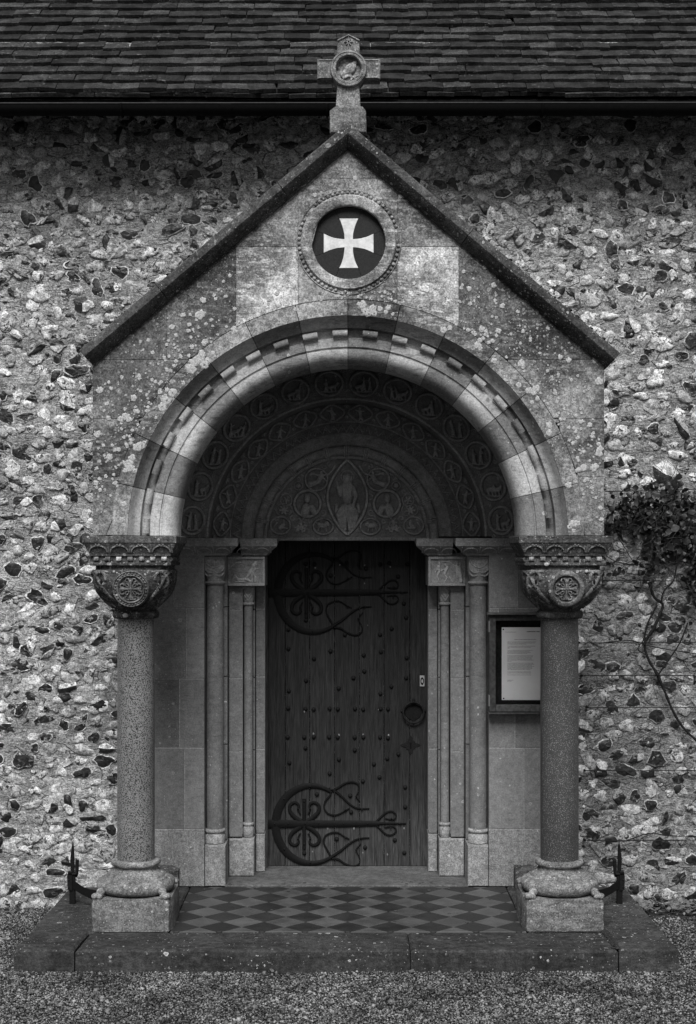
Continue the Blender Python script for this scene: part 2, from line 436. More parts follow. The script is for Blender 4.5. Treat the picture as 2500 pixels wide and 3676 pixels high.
def make_gravel():
    rs = np.random.RandomState(3)
    def field(x0, x1, y0, y1, pitch):
        nx = int((x1-x0)/pitch); ny = int((y1-y0)/pitch)
        gx, gy = np.meshgrid(np.linspace(x0, x1, nx), np.linspace(y0, y1, ny))
        return np.stack([gx.ravel()+rs.uniform(-.6, .6, gx.size)*pitch, gy.ravel()+rs.uniform(-.6, .6, gx.size)*pitch], 1)
    P = np.concatenate([field(-1.9, 1.9, -2.6, -1.24, .0085), field(-2.35, -1.51, -1.24, -.06, .0085), field(1.51, 2.35, -1.24, -.06, .0085),
                        field(-3.2, -1.9, -2.6, -1.24, .014), field(1.9, 3.2, -2.6, -1.24, .014)])
    keep = (P[:, 0] < 1.5) | (rs.rand(len(P)) < np.clip((-.20-P[:, 1])*6, .03, 1))
    P = P[keep]
    n = len(P); r = rs.uniform(.0032, .0068, n)*np.where(rs.rand(n) < .07, rs.uniform(1.4, 2.3, n), 1)
    base = np.array([(1, 0, 0), (0, 1, 0), (-1, 0, 0), (0, -1, 0), (0, 0, 1), (0, 0, -1)], float)
    V = base[None]*rs.uniform(.65, 1.25, (n, 6, 1)); V += rs.uniform(-.25, .25, V.shape)
    a = rs.uniform(0, 2*pi, n); ca, sa = np.cos(a)[:, None], np.sin(a)[:, None]
    t = rs.uniform(-.9, .9, n); ct, st = np.cos(t)[:, None], np.sin(t)[:, None]
    x = V[..., 0]*ca-V[..., 1]*sa; y = V[..., 0]*sa+V[..., 1]*ca; z = V[..., 2]*.75
    y, z = y*ct-z*st, y*st+z*ct
    hz = noise2(P[:, 0], P[:, 1], 5, 3, 5.0)*.004
    V = np.stack([x*r[:, None]*1.15+P[:, :1], y*r[:, None]*1.15+P[:, 1:2], z*r[:, None]+(GZ-.003+hz+rs.uniform(-.003, .004, n))[:, None]], -1)
    tri = np.array([(0, 1, 4), (1, 2, 4), (2, 3, 4), (3, 0, 4), (1, 0, 5), (2, 1, 5), (3, 2, 5), (0, 3, 5)])
    T = (tri[None]+np.arange(n)[:, None, None]*6).reshape(-1, 3)
    me = bpy.data.meshes.new('gravel'); me.vertices.add(n*6); me.vertices.foreach_set('co', V.reshape(-1))
    me.loops.add(T.size); me.loops.foreach_set('vertex_index', T.reshape(-1).astype(np.int32))
    me.polygons.add(len(T)); me.polygons.foreach_set('loop_start', np.arange(0, T.size, 3, dtype=np.int32))
    me.update(); me.validate()
    at = me.attributes.new('rv', 'FLOAT', 'POINT'); at.data.foreach_set('value', np.repeat(rs.rand(n), 6).astype(np.float32))
    me.materials.append(M_GRAV)
    o = link('gravel', me); o['kind'] = 'stuff'; tag(o, 'loose pale and dark gravel in front of the porch step', 'gravel')
make_gravel()

# ---------------------------------------------------------------- porch step and floor
step = struct(thing('porch_step', (0, -.6, GZ), 'dark stone platform of the porch', 'step')); del step['category']
KF, KB = -1.234, -.927
xl0, xj, xr0 = -1.508, -1.228, 1.505
def kerb(poly, tone, z1=0.0, c=.010):
    # subdivided long edges, slightly uneven
    pl = []
    n = len(poly)
    for i in range(n):
        a, b = poly[i], poly[(i+1) % n]; m = max(1, int(hypot(b[0]-a[0], b[1]-a[1])/.09))
        for j in range(m):
            t = j/m; e = .0016 if j else 0
            pl.append((a[0]+(b[0]-a[0])*t+rnd(-e, e), a[1]+(b[1]-a[1])*t+rnd(-e, e)))
    o = wear(MB().slab(pl, GZ-.05, z1, c), .0022, 9, z1*100).build('kerb_stone', M_STEP, step, 40, tone=tone); return o
kerb([(xl0, KF), (-1.236, KF), (-1.236, KF+.02), (-1.222, KB-.02), (-1.222, KB+.002), (-.845, KB+.002), (-.845, .0), (xl0+.02, -.02)], 1.1, .003)
kerb([(-1.229, KF-.003), (X(1472, KF), KF-.003), (X(1472, KF)-.0, KB), (-1.216, KB), (-1.216, KB-.02)], 1.0)
kerb([(X(1472, KF)+.004, KF-.003), (1.229, KF-.003), (1.222, KB-.02), (1.222, KB), (X(1472, KF)+.004, KB)], 1.05, -.001)
kerb([(1.236, KF), (xr0, KF-.004), (xr0-.01, -.02), (.862, 0), (.862, KB+.002), (1.230, KB+.002), (1.229, KB-.02)], 1.25, .004)
bed = struct(MB().slab([(-.84, KB+.004), (.856, KB+.004), (.856, -.001), (-.84, -.001)], GZ-.04, -.012).build('floor_bed', M_SOIL, step))
floor = struct(thing('porch_floor', (0, -.46, 0), 'chequered diamond tile floor between the plinths', 'floor')); del floor['category']
DX, DY = .2035, .1973; x00, y00 = -.6056, -.833
dirtm = MB()
for i in range(-4, 20):
    for j in range(-2, 12):
        if (i+j) % 2: continue
        cx = x00+(i-2)*DX/2; cy = y00+(j-2)*DY/2; dark = (i % 2 == 0)
        if True:
            gx, gy = DX/2-.0026, DY/2-.0026
            p = [(cx-gx, cy), (cx, cy-gy), (cx+gx, cy), (cx, cy+gy)]
            for ax, v, kl in ((0, -.838, 0), (0, .854, 1), (1, KB+.006, 0), (1, -.004, 1)):
                p = clip(p, ax, v, bool(kl))
                if len(p) < 3: break
            if len(p) < 3: continue
            t = rnd(.018, .026) if dark else rnd(.060, .082)
            z = rnd(-.0010, .0006)
            MB().slab(p, -.014, z, .0018).build('floor_tile', M_FT, floor, tone=t)
# threshold
MB().slab([(-.655, .002), (.655, .002), (.655, .5), (-.655, .5)], -.06, .008, .004).build('threshold', M_SILL, floor, 40)

# ---------------------------------------------------------------- flint wall
AC = .006; AZ = Z(1923, -.88)   # arch centre of the porch arch
wall = thing('flint_wall', (0, .15, GZ), 'rough flint rubble wall of the church behind the porch', 'wall')
def hole(x, z, e=0.0):
    return ((abs(x-.005) < 1.125+e) & (z < 1.9)) | ((np.hypot(x-.005, z-1.88) < 1.06+e) & (z >= 1.9))
def wall_grid():
    dx = .0125; xs = np.arange(-3.3, 3.3+dx, dx); zs = np.arange(GZ-.12, 4.55, dx)
    gx, gz = np.meshgrid(xs, zs)
    y = -(noise2(gx*.75, gz*1.5, 11, 5, 16)*.011+noise2(gx, gz*1.3, 12, 2, 90)*.0035+noise2(gx, gz, 14, 2, 3)*.008)-.004
    foot = np.clip((.12-gz)/.25, 0, 1); y -= foot*.03+foot*noise2(gx, gz, 19, 3, 14)*.02
    nx, nz = len(xs), len(zs)
    V = np.stack([gx, y, gz], -1).reshape(-1, 3)
    idx = np.arange(nx*nz).reshape(nz, nx)
    a = idx[:-1, :-1].ravel(); b = idx[:-1, 1:].ravel(); c = idx[1:, 1:].ravel(); d = idx[1:, :-1].ravel()
    Q = np.stack([a, b, c, d], 1); cx = gx[:-1, :-1].ravel()+dx/2; cz = gz[:-1, :-1].ravel()+dx/2
    Q = Q[~hole(cx, cz)]
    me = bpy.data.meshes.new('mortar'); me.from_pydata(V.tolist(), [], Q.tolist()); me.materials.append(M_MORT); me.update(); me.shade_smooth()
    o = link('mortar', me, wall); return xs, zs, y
XS, ZS, YS = wall_grid()
def wally(x, z):
    i = int(np.clip((z-ZS[0])/.0125, 0, len(ZS)-1)); j = int(np.clip((x-XS[0])/.0125, 0, len(XS)-1)); return float(YS[i, j])
# solid core behind the skin (so the wall has a thickness)
core = MB(); core.box(-3.3, -1.12, .06, .55, GZ-.1, 4.5); core.box(1.13, 3.3, .06, .55, GZ-.1, 4.5); core.box(-1.12, 1.13, .06, .55, 2.98, 4.5)
core.box(-1.12, 1.13, .51, .62, GZ-.1, 2.98)
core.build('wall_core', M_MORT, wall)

def flint_mesh(mb, cx, cy, cz, w, h, kind, rv, out):
    n = 13; vs = []; fs = []; mi = []
    rot = rnd(-.35, .35) if random.random() < .8 else rnd(-1.4, 1.4)
    rad = []
    p1, p2, p3 = rnd(0, 6.3), rnd(0, 6.3), rnd(0, 6.3); q2, q3, q5 = rnd(.04, .22), rnd(.04, .17), rnd(.02, .12)
    for i in range(n):
        a = 2*pi*i/n
        rad.append(1+q2*cos(2*a+p2)+q3*cos(3*a+p3)+rnd(-.13, .13)+q5*cos(5*a+p1))
    def P(a, k, y, ox=0, oz=0):
        r = rad[a]*k; an = 2*pi*a/n; x = r*cos(an)*w+ox*w; z = r*sin(an)*h+oz*h
        return (cx+x*cos(rot)-z*sin(rot), cy+y, cz+x*sin(rot)+z*cos(rot))
    if kind == 'dark':
        prot = rnd(.001, .009)
        rings = [(1.02, .012), (1.05, -prot*.55), (.90, -prot), (.45, -prot-rnd(-.002, .004))]
        mats = [0, 0, 1]
    elif kind == 'half':
        prot = rnd(.002, .014)
        rings = [(1.0, .012), (1.0, -prot*.6), (.8, -prot), (.4, -prot*1.15)]
        mats = [0, 0, 1]
    else:
        prot = rnd(.001, .013)
        rings = [(1.0, .012), (.97, -prot*.15), (.78, -prot*.75), (.40, -prot*1.05)]
        mats = [0, 0, 0]
    ox, oz = rnd(-.1, .1), rnd(-.1, .14)
    for ri, (k_, y_) in enumerate(rings):
        for i in range(n):
            jy = rnd(-.0034, .0034) if ri >= 1 else 0
            vs.append(P(i, k_, y_+jy, ox*(ri/3), oz*(ri/3)))
    vs.append(P(0, 0, rings[-1][1]+rnd(-.003, .001), ox, oz))
    sect = rnd(0, n)
    for k_ in range(3):
        for i in range(n):
            j = (i+1) % n
            f = (k_*n+i, k_*n+j, (k_+1)*n+j, (k_+1)*n+i)
            m = mats[k_]
            if kind == 'half' and ((i-sect) % n) < n*.45: m = 0
            if kind == 'half' and k_ == 1 and ((i-sect) % n) >= n*.45: m = 1
            fs.append(f); mi.append(m)
    for i in range(n):
        m = 0 if kind == 'pale' or (kind == 'half' and ((i-sect) % n) < n*.45) else 1
        fs.append((3*n+i, 3*n+(i+1) % n, 4*n)); mi.append(m)
    return vs, fs, mi

def gable_top(x): return 3.80-.85*abs(x-AC)
def flints():
    L = []
    row = .063; z = GZ-.03; r_i = 0
    while z < 4.45:
        x = -3.2+rnd(0, .1)
        while x < 3.2:
            w = rnd(.058, .118) if random.random() < .8 else rnd(.036, .15)
            x += w/2+rnd(-.004, .020)
            zz = z+rnd(-.020, .020)+.012*sin(x*1.7+r_i)
            h = rnd(.044, .078)
            if random.random() < .10: h *= 1.3
            if not hole(np.array(x), np.array(zz), .0):
                behind = (abs(x) < 1.10 and zz < gable_top(x)-.22 and zz > 1.8)
                if not behind: L.append((x, zz, w/2*.93, h/2*.95))
            x += w/2
        z += row; r_i += 1
    # the big flints one can point at in the photograph (px, py, half width px, half height px, kind)
    big = [(82, 1625, 36, 34, 'dark'), (240, 1050, 22, 16, 'dark'), (300, 1095, 36, 30, 'half'), (350, 1038, 34, 22, 'dark'), (232, 907, 42, 24, 'dark'), (435, 977, 30, 25, 'dark'), (103, 788, 33, 24, 'dark'),
           (688, 780, 32, 34, 'dark'), (137, 1950, 26, 26, 'dark'), (50, 2045, 32, 28, 'dark'), (88, 2725, 44, 30, 'dark'), (300, 2773, 34, 20, 'dark'), (30, 2620, 42, 26, 'dark'), (2390, 1700, 42, 48, 'half'), (2490, 1220, 40, 26, 'dark'),
           (2194, 893, 28, 30, 'dark'), (2445, 1280, 26, 18, 'dark'), (2140, 2393, 36, 30, 'dark'), (2355, 2567, 33, 24, 'dark'), (2276, 2524, 34, 24, 'dark'), (2245, 2765, 40, 28, 'dark'), (2120, 2925, 26, 32, 'dark'), (2370, 3030, 34, 26, 'dark'), (2170, 2675, 24, 26, 'dark'), (2325, 2665, 30, 24, 'dark'),
           (150, 740, 48, 28, 'pale'), (2345, 640, 40, 28, 'half'), (2130, 650, 60, 24, 'pale'), (2010, 640, 46, 26, 'half'), (1740, 646, 48, 24, 'pale'), (430, 655, 36, 22, 'half'), (60, 870, 34, 22, 'pale'), (395, 650, 30, 20, 'pale'), (210, 650, 34, 24, 'pale'), (3, 695, 26, 34, 'pale'), (455, 680, 28, 20, 'pale')]
    B = []
    for px, py, w, h, k_ in big:
        B.append((X(px), Z(py), w*.0015, h*.0015, k_))
    L2 = []
    for (x, z, w, h) in L:
        if any(hypot((x-b[0])/(b[2]+w), (z-b[1])/(b[3]+h)) < .88 for b in B): continue
        low = z < 2.8
        u = random.random()
        k_ = ('dark' if u < .17 else 'half' if u < .33 else 'pale') if low else ('dark' if u < .12 else 'half' if u < .33 else 'pale')
        L2.append((x, z, w, h, k_))
    L2 += B
    def inview(x, z):
        if abs(x) > 1.9 or z > 4.15 or z < GZ: return False
        if abs(x) < 1.32 and z < 2.75 and z > 1.75: return False
        if abs(x) < 1.15 and z < 1.8: return False
        if z > 2.7 and abs(x) < 1.3 and z < 3.7-.85*abs(x)+.02: return False
        return True
    S1 = [f for f in L2 if inview(f[0], f[1])]; S1.sort(key=lambda f: -f[2]*f[3]*(1.6 if f[4] == 'dark' else 1)); one = set(map(id, S1[:298]))
    VS, FS, MI, RV = [], [], [], []
    for f in L2:
        x, z, w, h, k_ = f
        y = wally(x, z); rv = random.random()
        vs, fs, mi = flint_mesh(None, x, y, z, w, h, k_, rv, None)
        if id(f) in one:
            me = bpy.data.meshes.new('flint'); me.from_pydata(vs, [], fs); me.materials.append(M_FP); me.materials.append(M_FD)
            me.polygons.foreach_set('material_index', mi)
            at = me.attributes.new('rv', 'FLOAT', 'POINT'); at.data.foreach_set('value', [rv]*len(vs))
            me.update(); fixn(me)
            if k_ == 'pale': me.shade_smooth()
            else: me.shade_smooth(); me.set_sharp_from_angle(angle=radians(28))
            link('flint', me, wall)
        else:
            b = len(VS); VS += vs; FS += [tuple(b+i for i in q) for q in fs]; MI += mi; RV += [rv]*len(vs)
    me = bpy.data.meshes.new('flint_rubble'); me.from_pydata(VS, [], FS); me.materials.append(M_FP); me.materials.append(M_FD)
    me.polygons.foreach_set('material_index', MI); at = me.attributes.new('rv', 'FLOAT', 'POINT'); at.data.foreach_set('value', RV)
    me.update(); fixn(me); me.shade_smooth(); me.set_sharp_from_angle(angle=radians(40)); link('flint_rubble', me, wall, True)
    # small chips pressed into the mortar joints
    VS, FS, MI, RV = [], [], [], []
    for i in range(2600):
        x = rnd(-2.2, 2.2); z = rnd(GZ, 4.2)
        if hole(np.array(x), np.array(z)): continue
        if abs(x) < 1.1 and 1.8 < z < gable_top(x)-.2: continue
        vs, fs, mi = flint_mesh(None, x, wally(x, z)+.002, z, rnd(.008, .022), rnd(.006, .013), random.choice(['pale', 'pale', 'dark']), 0, None)
        b = len(VS); VS += vs; FS += [tuple(b+i for i in q) for q in fs]; MI += mi; RV += [rnd(0, .7)]*len(vs)
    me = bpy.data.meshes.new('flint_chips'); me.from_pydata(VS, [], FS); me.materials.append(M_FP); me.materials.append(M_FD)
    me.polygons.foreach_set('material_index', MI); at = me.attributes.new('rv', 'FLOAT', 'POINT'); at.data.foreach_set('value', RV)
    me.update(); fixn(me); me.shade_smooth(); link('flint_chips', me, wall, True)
flints()

# ---------------------------------------------------------------- church roof
PITCH = radians(47); EY = -.33; EZ = Z(344, EY)
roof = thing('tiled_roof', (0, EY, EZ), 'dark weathered clay tile roof of the church above the eaves', 'roof')
GA = .0867; TW = .1425; TH = .020
def tile_variant(seed):
    rs = random.Random(seed); L = .165; nx = 5; vs = []; fs = []
    edge = [rs.uniform(-.0025, .0025) for _ in range(nx)]
    if seed % 3 == 0: edge[rs.choice([0, nx-1])] += rs.uniform(.004, .012)
    cam_ = rs.uniform(.000, .0035); tw = rs.uniform(-.002, .002)
    for lay in (0, 1):
        for row in (0, 1):
            for i in range(nx):
                u = i/(nx-1)-.5; s_ = (edge[i] if row == 0 else L)
                h = TH*(1-lay)+cam_*(1-4*u*u)*(1 if row == 0 else .3)+tw*u*2+rs.uniform(-.0005, .0005)
                vs.append((u*(TW-.0022), s_, h))
    def I(l, r, i): return l*2*nx+r*nx+i
    for i in range(nx-1):
        fs.append((I(0, 0, i), I(0, 0, i+1), I(0, 1, i+1), I(0, 1, i)))
        fs.append((I(1, 0, i), I(1, 1, i), I(1, 1, i+1), I(1, 0, i+1)))
        fs.append((I(0, 0, i+1), I(0, 0, i), I(1, 0, i), I(1, 0, i+1)))
    fs.append((I(0, 0, 0), I(0, 1, 0), I(1, 1, 0), I(1, 0, 0))); fs.append((I(0, 0, nx-1), I(1, 0, nx-1), I(1, 1, nx-1), I(0, 1, nx-1)))
    return vs, fs
TVS = []
for i in range(10):
    vs, fs = tile_variant(i); me = bpy.data.meshes.new('roof_tile'); me.from_pydata(vs, [], fs); me.materials.append(M_TILE); me.update(); fixn(me); TVS.append((me, vs, fs))
cp, sp = cos(PITCH), sin(PITCH)
restV, restF = [], []
cnt = 0
for r in range(-1, 34):
    gauge = r*GA if r >= 0 else -.012
    for c in range(-24, 25):
        u = (c+(.5 if r % 2 else 0)+.13*sin(r*2.3))*TW+rnd(-.002, .002)
        slope = 0.05
        wav = .007*sin(u*2.1+r*.5)+.005*sin(u*5+r*1.1)+.003*sin(u*11+r*2.3)
        lift = (TH+.0015) if r >= 0 else 0
        me, vs, fs = random.choice(TVS)
        s0 = gauge+wav+rnd(-.005, .005)-(rnd(.01, .02) if random.random() < .025 else 0)
        rx = PITCH-atan2(TH*1.25, GA)*.72+rnd(-.022, .022); rz = rnd(-.03, .03)
        M = Matrix.Translation((u, EY+s0*cp-(lift)*sp, EZ+s0*sp+lift*cp)) @ Matrix.Rotation(rx, 4, 'X') @ Matrix.Rotation(rz, 4, 'Z')
        if (r, c) in ((8, 6), (3, 9), (1, 2), (5, -9), (0, -3)): rz += .16; s0 -= .012; M = Matrix.Translation((u, EY+s0*cp-(lift)*sp, EZ+s0*sp+lift*cp)) @ Matrix.Rotation(rx, 4, 'X') @ Matrix.Rotation(rz, 4, 'Z')
        inv = abs(u) < 1.92 and 0 <= r <= 11
        if inv and abs(u) < 1.86 and cnt < 300:
            o = bpy.data.objects.new('roof_tile', me); COL.objects.link(o); o.parent = roof; o.matrix_world = M
            o.matrix_parent_inverse = Matrix.Translation(-Vector((0, EY, EZ))); o.matrix_basis = M; o['tone'] = 1.0; cnt += 1
        else:
            b = len(restV); restV += [tuple(M @ Vector(v)) for v in vs]; restF += [tuple(b+i for i in f) for f in fs]
m = MB(); m.v = restV; m.f = restF; m.m = [0]*len(restF); m.build('roof_tiling', M_TILE, roof, stuff=True)
m = MB(); m.loft([[(-3.45, EY+.02, EZ-.012), (3.45, EY+.02, EZ-.012)], [(-3.45, EY+.02+3*cp, EZ-.012+3*sp), (3.45, EY+.02+3*cp, EZ-.012+3*sp)]], cap=False, closed=False)
m.build('roof_boarding', M_SOF, roof)
for i in range(-8, 9):
    m = MB(); x = i*.41+.1; m.loft([[(x-.03, EY+.04, EZ+.02-.09), (x+.03, EY+.04, EZ+.02-.09), (x+.03, EY+.04, EZ+.02), (x-.03, EY+.04, EZ+.02)], [(x-.03, .05, EZ+.38-.09), (x+.03, .05, EZ+.38-.09), (x+.03, .05, EZ+.38), (x-.03, .05, EZ+.38)]]); m.build('rafter_foot', M_SOF, roof)
m = MB(); m.box(-3.4, 3.4, EY+.012, EY+.034, EZ-.082, EZ-.016); m.build('fascia', M_SOF, roof)
gt = thing('rain_gutter', (0, EY-.045, EZ-.04), 'long black half round iron gutter under the eaves', 'gutter')
gz = Z(371, EY-.09); ring_ = []
gr = []
for i in range(9): a = pi+pi*i/8; gr.append((EY-.045+.045*cos(a), gz+.050*sin(a)))
for i in range(9): a = 2*pi-pi*i/8; gr.append((EY-.045+.041*cos(a), gz+.046*sin(a)))
m = MB(); m.loft([[(x, y, z) for y, z in gr] for x in (-3.4, -.62, -.615, 1.6, 1.605, 3.4)]); m.build('trough', M_GUT, gt, 40)
m = MB(); m.tube([(-3.4, EY-.09, gz), (3.4, EY-.09, gz+.006)], .0035, 6); m.build('rim', flat('rim_paint', .03, .5), gt)
for xx in (-2.4, -1.15, -.1, 1.0, 2.1):
    m = MB(); m.tube([(xx, EY-.045+.049*cos(a), gz+.054*sin(a)) for a in [pi+pi*i/10 for i in range(11)]], .006, 6); m.build('bracket', M_GUT, gt, 40)
for xx in (-.615, 1.6):
    m = MB(); m.loft([[(x, EY-.045+.049*cos(a), gz+.053*sin(a)) for a in [pi+pi*i/8 for i in range(9)]] for x in (xx-.03, xx+.03)], cap=False, closed=False); m.build('joint_collar', M_GUT, gt, 40)

# ---------------------------------------------------------------- stone porch
porch = thing('stone_porch', (0, -.44, 1.88), 'gabled Romanesque stone porch with striped round arch and roundel', 'porch')
YF = -.88; YB = -.64
xL, xR = X(333, YF), X(2170, YF)
RX = 1.130
def arcz(x):
    d = RX*RX-(x-AC)**2; return AZ+sqrt(d) if d > 0 else -9
RC = (X(1252.5, YF), Z(870, YF)); RR = .177
def block(x0, x1, z0, z1, tone, mode=None, mat=None):
    gp = .0006
    x0, x1, z0, z1 = x0+gp, x1-gp, z0+gp, z1-gp
    n = max(6, int((x1-x0)/.03)); segs = []; cur = []
    for i in range(n+1):
        x = x0+(x1-x0)*i/n
        lo = max(z0, arcz(x)+gp) if abs(x-AC) < RX+gp else z0
        hi = min(z1, gable_top(x))
        if mode == 'up' and abs(x-RC[0]) < RR: lo = max(lo, RC[1]+sqrt(RR*RR-(x-RC[0])**2))
        if mode == 'dn' and abs(x-RC[0]) < RR: hi = min(hi, RC[1]-sqrt(RR*RR-(x-RC[0])**2))
        if hi-lo > .004: cur.append((x, lo, hi))
        elif cur: segs.append(cur); cur = []
    if cur: segs.append(cur)
    for sg in segs:
        if len(sg) < 2: continue
        poly = [(x, lo) for x, lo, hi in sg]+[(x, hi) for x, lo, hi in reversed(sg)]
        # drop near-duplicate points
        P = []
        for p in poly:
            if not P or hypot(p[0]-P[-1][0], p[1]-P[-1][1]) > .002: P.append(p)
        if hypot(P[0][0]-P[-1][0], P[0][1]-P[-1][1]) < .002: P.pop()
        if len(P) < 3: continue
        MB().prism(P, YF+rnd(-.0008, .0008), YB, .0014).build('ashlar_block', mat or M_GAB, porch, tone=tone)
def gx(px): return X(px, YF)
def gz_(py): return Z(py, YF)
c1, c2, c3, c4, c5, c6 = gz_(1923), gz_(1712), gz_(1503), gz_(1291), gz_(1165), gz_(886)
block(xL, gx(700), c1, c2, .72); block(xL, gx(760), c2, c3, .60); block(xL, gx(860), c3, c4, .52)
block(gx(1800), xR, c1, c2, .72); block(gx(1760), xR, c2, c3, .76); block(gx(1640), xR, c3, c4, .88)
block(xL, gx(600), c4, c5+.1, .42); block(gx(600), gx(848), c4, c6, .62); block(gx(848), gx(1071), c5-.2, c6, 1.8); block(gx(1427), gx(1648), c5-.2, c6, 1.85)
block(gx(1648), gx(1893), c4, c6, .62); block(gx(1893), xR, c4, c5+.1, .50)
block(xL, gx(600), c5+.1, 4, .45); block(gx(1893), xR, c5+.1, 4, .5)
block(gx(600), gx(848), c6, 4, .72); block(gx(848), gx(1071), c6, gz_(640), 1.15); block(gx(1427), gx(1648), c6, gz_(640), 1.0); block(gx(1648), gx(1893), c6, 4, .62)
block(gx(1071), gx(1427), gz_(1092), c6, 1.15, 'dn'); block(gx(1071), gx(1427), c6, gz_(640), 1.3, 'up')
block(gx(848), gx(1648), gz_(640), 4, 1.2)
# backing so joints read dark, not hollow
n = 60; bk = MB()
for i in range(n):
    xa = xL+.01+(xR-xL-.02)*i/n; xb = xL+.01+(xR-xL-.02)*(i+1)/n; xm = (xa+xb)/2
    lo = max(c1, arcz(xm)+.002) if abs(xm-AC) < RX else c1+.004
    hi = gable_top(xm)-.03
    if abs(xm-RC[0]) < RR+.01: bk.box(xa, xb, YF+.06, YB+.005, lo, RC[1]-.19); bk.box(xa, xb, YF+.06, YB+.005, RC[1]+.19, hi)
    elif hi > lo: bk.box(xa, xb, YF+.006, YB+.005, lo, hi)
bk.build('rubble_core', M_CARV, porch)
# voussoirs with billets
vp = [(1.051, YF-.001), (1.047, -.874), (1.036, -.845), (1.022, -.825), (1.003, -.815), (.998, -.778), (.957, -.778), (.955, -.815), (.912, -.812), (.910, -.8035), (.902, -.8035), (.899, -.815),
      (.885, -.817), (.870, -.814), (.854, -.805), (.840, -.788), (.830, -.765), (.825, -.74), (.8245, -.72), (.8245, YB), (1.051, YB)]
vt = {1: 1.55, 2: .62, 3: 1.5, 4: .72, 5: 1.35, 6: .72, 7: 1.3, 8: .62, 9: 1.3, 10: .66, 11: 1.4, 12: .6, 13: 1.5, 14: .66}
VS_ = []
gap = radians(.09)
for k in range(14):
    a1 = pi-k*pi/14-gap; a0 = pi-(k+1)*pi/14+gap
    m = MB().arcsweep(vp, a0, a1, 7, AC, AZ)
    MB().arcsweep([(1.128, YF-.001), (1.0525, YF-.002), (1.0525, YB), (1.128, YB)], a0, a1, 7, AC, AZ).build('hood_stone', M_GAB, porch, 40, tone=.92+(vt[k+1]-1)*.35)
    VS_.append(m.build('voussoir', M_VOU, porch, 40, tone=vt[k+1]))
for q in range(21):
    off = -2.2-8.5*q if q < 11 else 6.3+8.5*(q-11)
    a = radians(90-off) if q >= 11 else radians(90-off)
    if off < 0: a = radians(90-off)
    h = radians(2.1); k = min(13, int((pi-a)/(pi/14))) if a <= pi else 0
    pts = [(AC+.974*cos(a+h*t), -.823, AZ+.974*sin(a+h*t)) for t in (-1, -.5, 0, .5, 1)]
    MB().tube(pts, .0185, 10).build('billet', M_VOU, VS_[max(0, k)], 50, tone=vt[max(0, k)+1]*.72)
# roundel
m = MB()
prof = [(RR-.001, YF+.045), (RR-.001, YF-.006), (RR+.008, YF-.013), (RR+.045, YF-.013), (RR+.052, YF-.004), (RR+.054, YF+.012), (RR+.04, YF+.045)]
N = 64; rings = [[(RC[0]+r*cos(2*pi*i/N), y, RC[1]+r*sin(2*pi*i/N)) for r, y in prof] for i in range(N+1)]
m.loft(rings, cap=False); roundel = m.build('roundel_ring', M_GAB, porch, 40, tone=1.45)
m = MB(); m.ring(RC[0], YF-.001, RC[1], RR+.072, .004, 64, 5); m.build('groove_fillet', M_GAB, roundel, 60, tone=1.2)
for i in range(64):
    a = 2*pi*i/64+.03
    m = MB(); m.ell((RC[0]+(RR+.061)*cos(a), YF-.002, RC[1]+(RR+.061)*sin(a)), (.0092, .0085, .0092), 8, 5)
    if 3 < (i % 23) or random.random() < .5: m.build('bead', M_GAB, roundel, 60, tone=rnd(.95, 1.5))
def patt(s):   # cross pattee outline, arm half length s units of z-crop
    k_ = .3163*kk(YF)
    def w(t): return (48+62*max(0, (t-50)/233)**2.0)*k_
    L_ = 283*k_; pts = []
    for q in range(4):
        ca, sa = cos(q*pi/2), sin(q*pi/2); seg = []
        ts = [w(0)/k_+(283-w(0)/k_)*i/8 for i in range(9)]
        for t in ts: seg.append((t*k_, -w(t)))
        for t in reversed(ts): seg.append((t*k_, w(t)))
        pts += [(x*ca-y*sa, x*sa+y*ca) for x, y in seg[1:]]
    return pts
cr = [(RC[0]+x+rnd(-.0006, .0006), RC[1]+z+rnd(-.0006, .0006)) for x, z in patt(1)]
MB().prism(cr, YF+.022, YF+.04, .0015).build('cross_inlay', M_WHITE, roundel)
for q in range(8):
    k_ = .3163*kk(YF); r1 = RR+.004
    if q % 2 == 0:   # end piece
        a = q*pi/4; pts = [(283*k_+.001, -109*k_), ]
        aa = .36; arc = [(r1*cos(-aa+2*aa*i/8), r1*sin(-aa+2*aa*i/8)) for i in range(9)]; pts = [(284*k_, -109*k_)]+arc+[(284*k_, 109*k_)]
    else:
        a = (q-1)*pi/4; aa = .366
        def w(t): return (48+62*max(0, (t-50)/233)**2.0)*k_
        ts = [50+233*i/7 for i in range(8)]
        lo = [(t*k_, w(t)+.0006) for t in ts]; hi = [(w(t)+.0006, t*k_) for t in ts]
        arc = [(r1*cos(aa+(pi/2-2*aa)*i/8), r1*sin(aa+(pi/2-2*aa)*i/8)) for i in range(9)]
        pts = lo+arc+hi[::-1]
        P = []
        for p in pts:
            if not P or hypot(p[0]-P[-1][0], p[1]-P[-1][1]) > .0008: P.append(p)
        pts = P
    pp = [(RC[0]+x*cos(a)-z*sin(a), RC[1]+x*sin(a)+z*cos(a)) for x, z in pts]
    MB().prism(pp, YF+.0245, YF+.04, .0007).build('slate_inlay', M_SLATE, roundel, tone=rnd(.8, 1.2))
m = MB(); m.loft([[(RC[0]+(RR+.003)*cos(2*pi*i/32), y, RC[1]+(RR+.003)*sin(2*pi*i/32)) for i in range(32)] for y in (YF+.036, YF+.07)]); m.build('roundel_back', M_DUST, roundel)
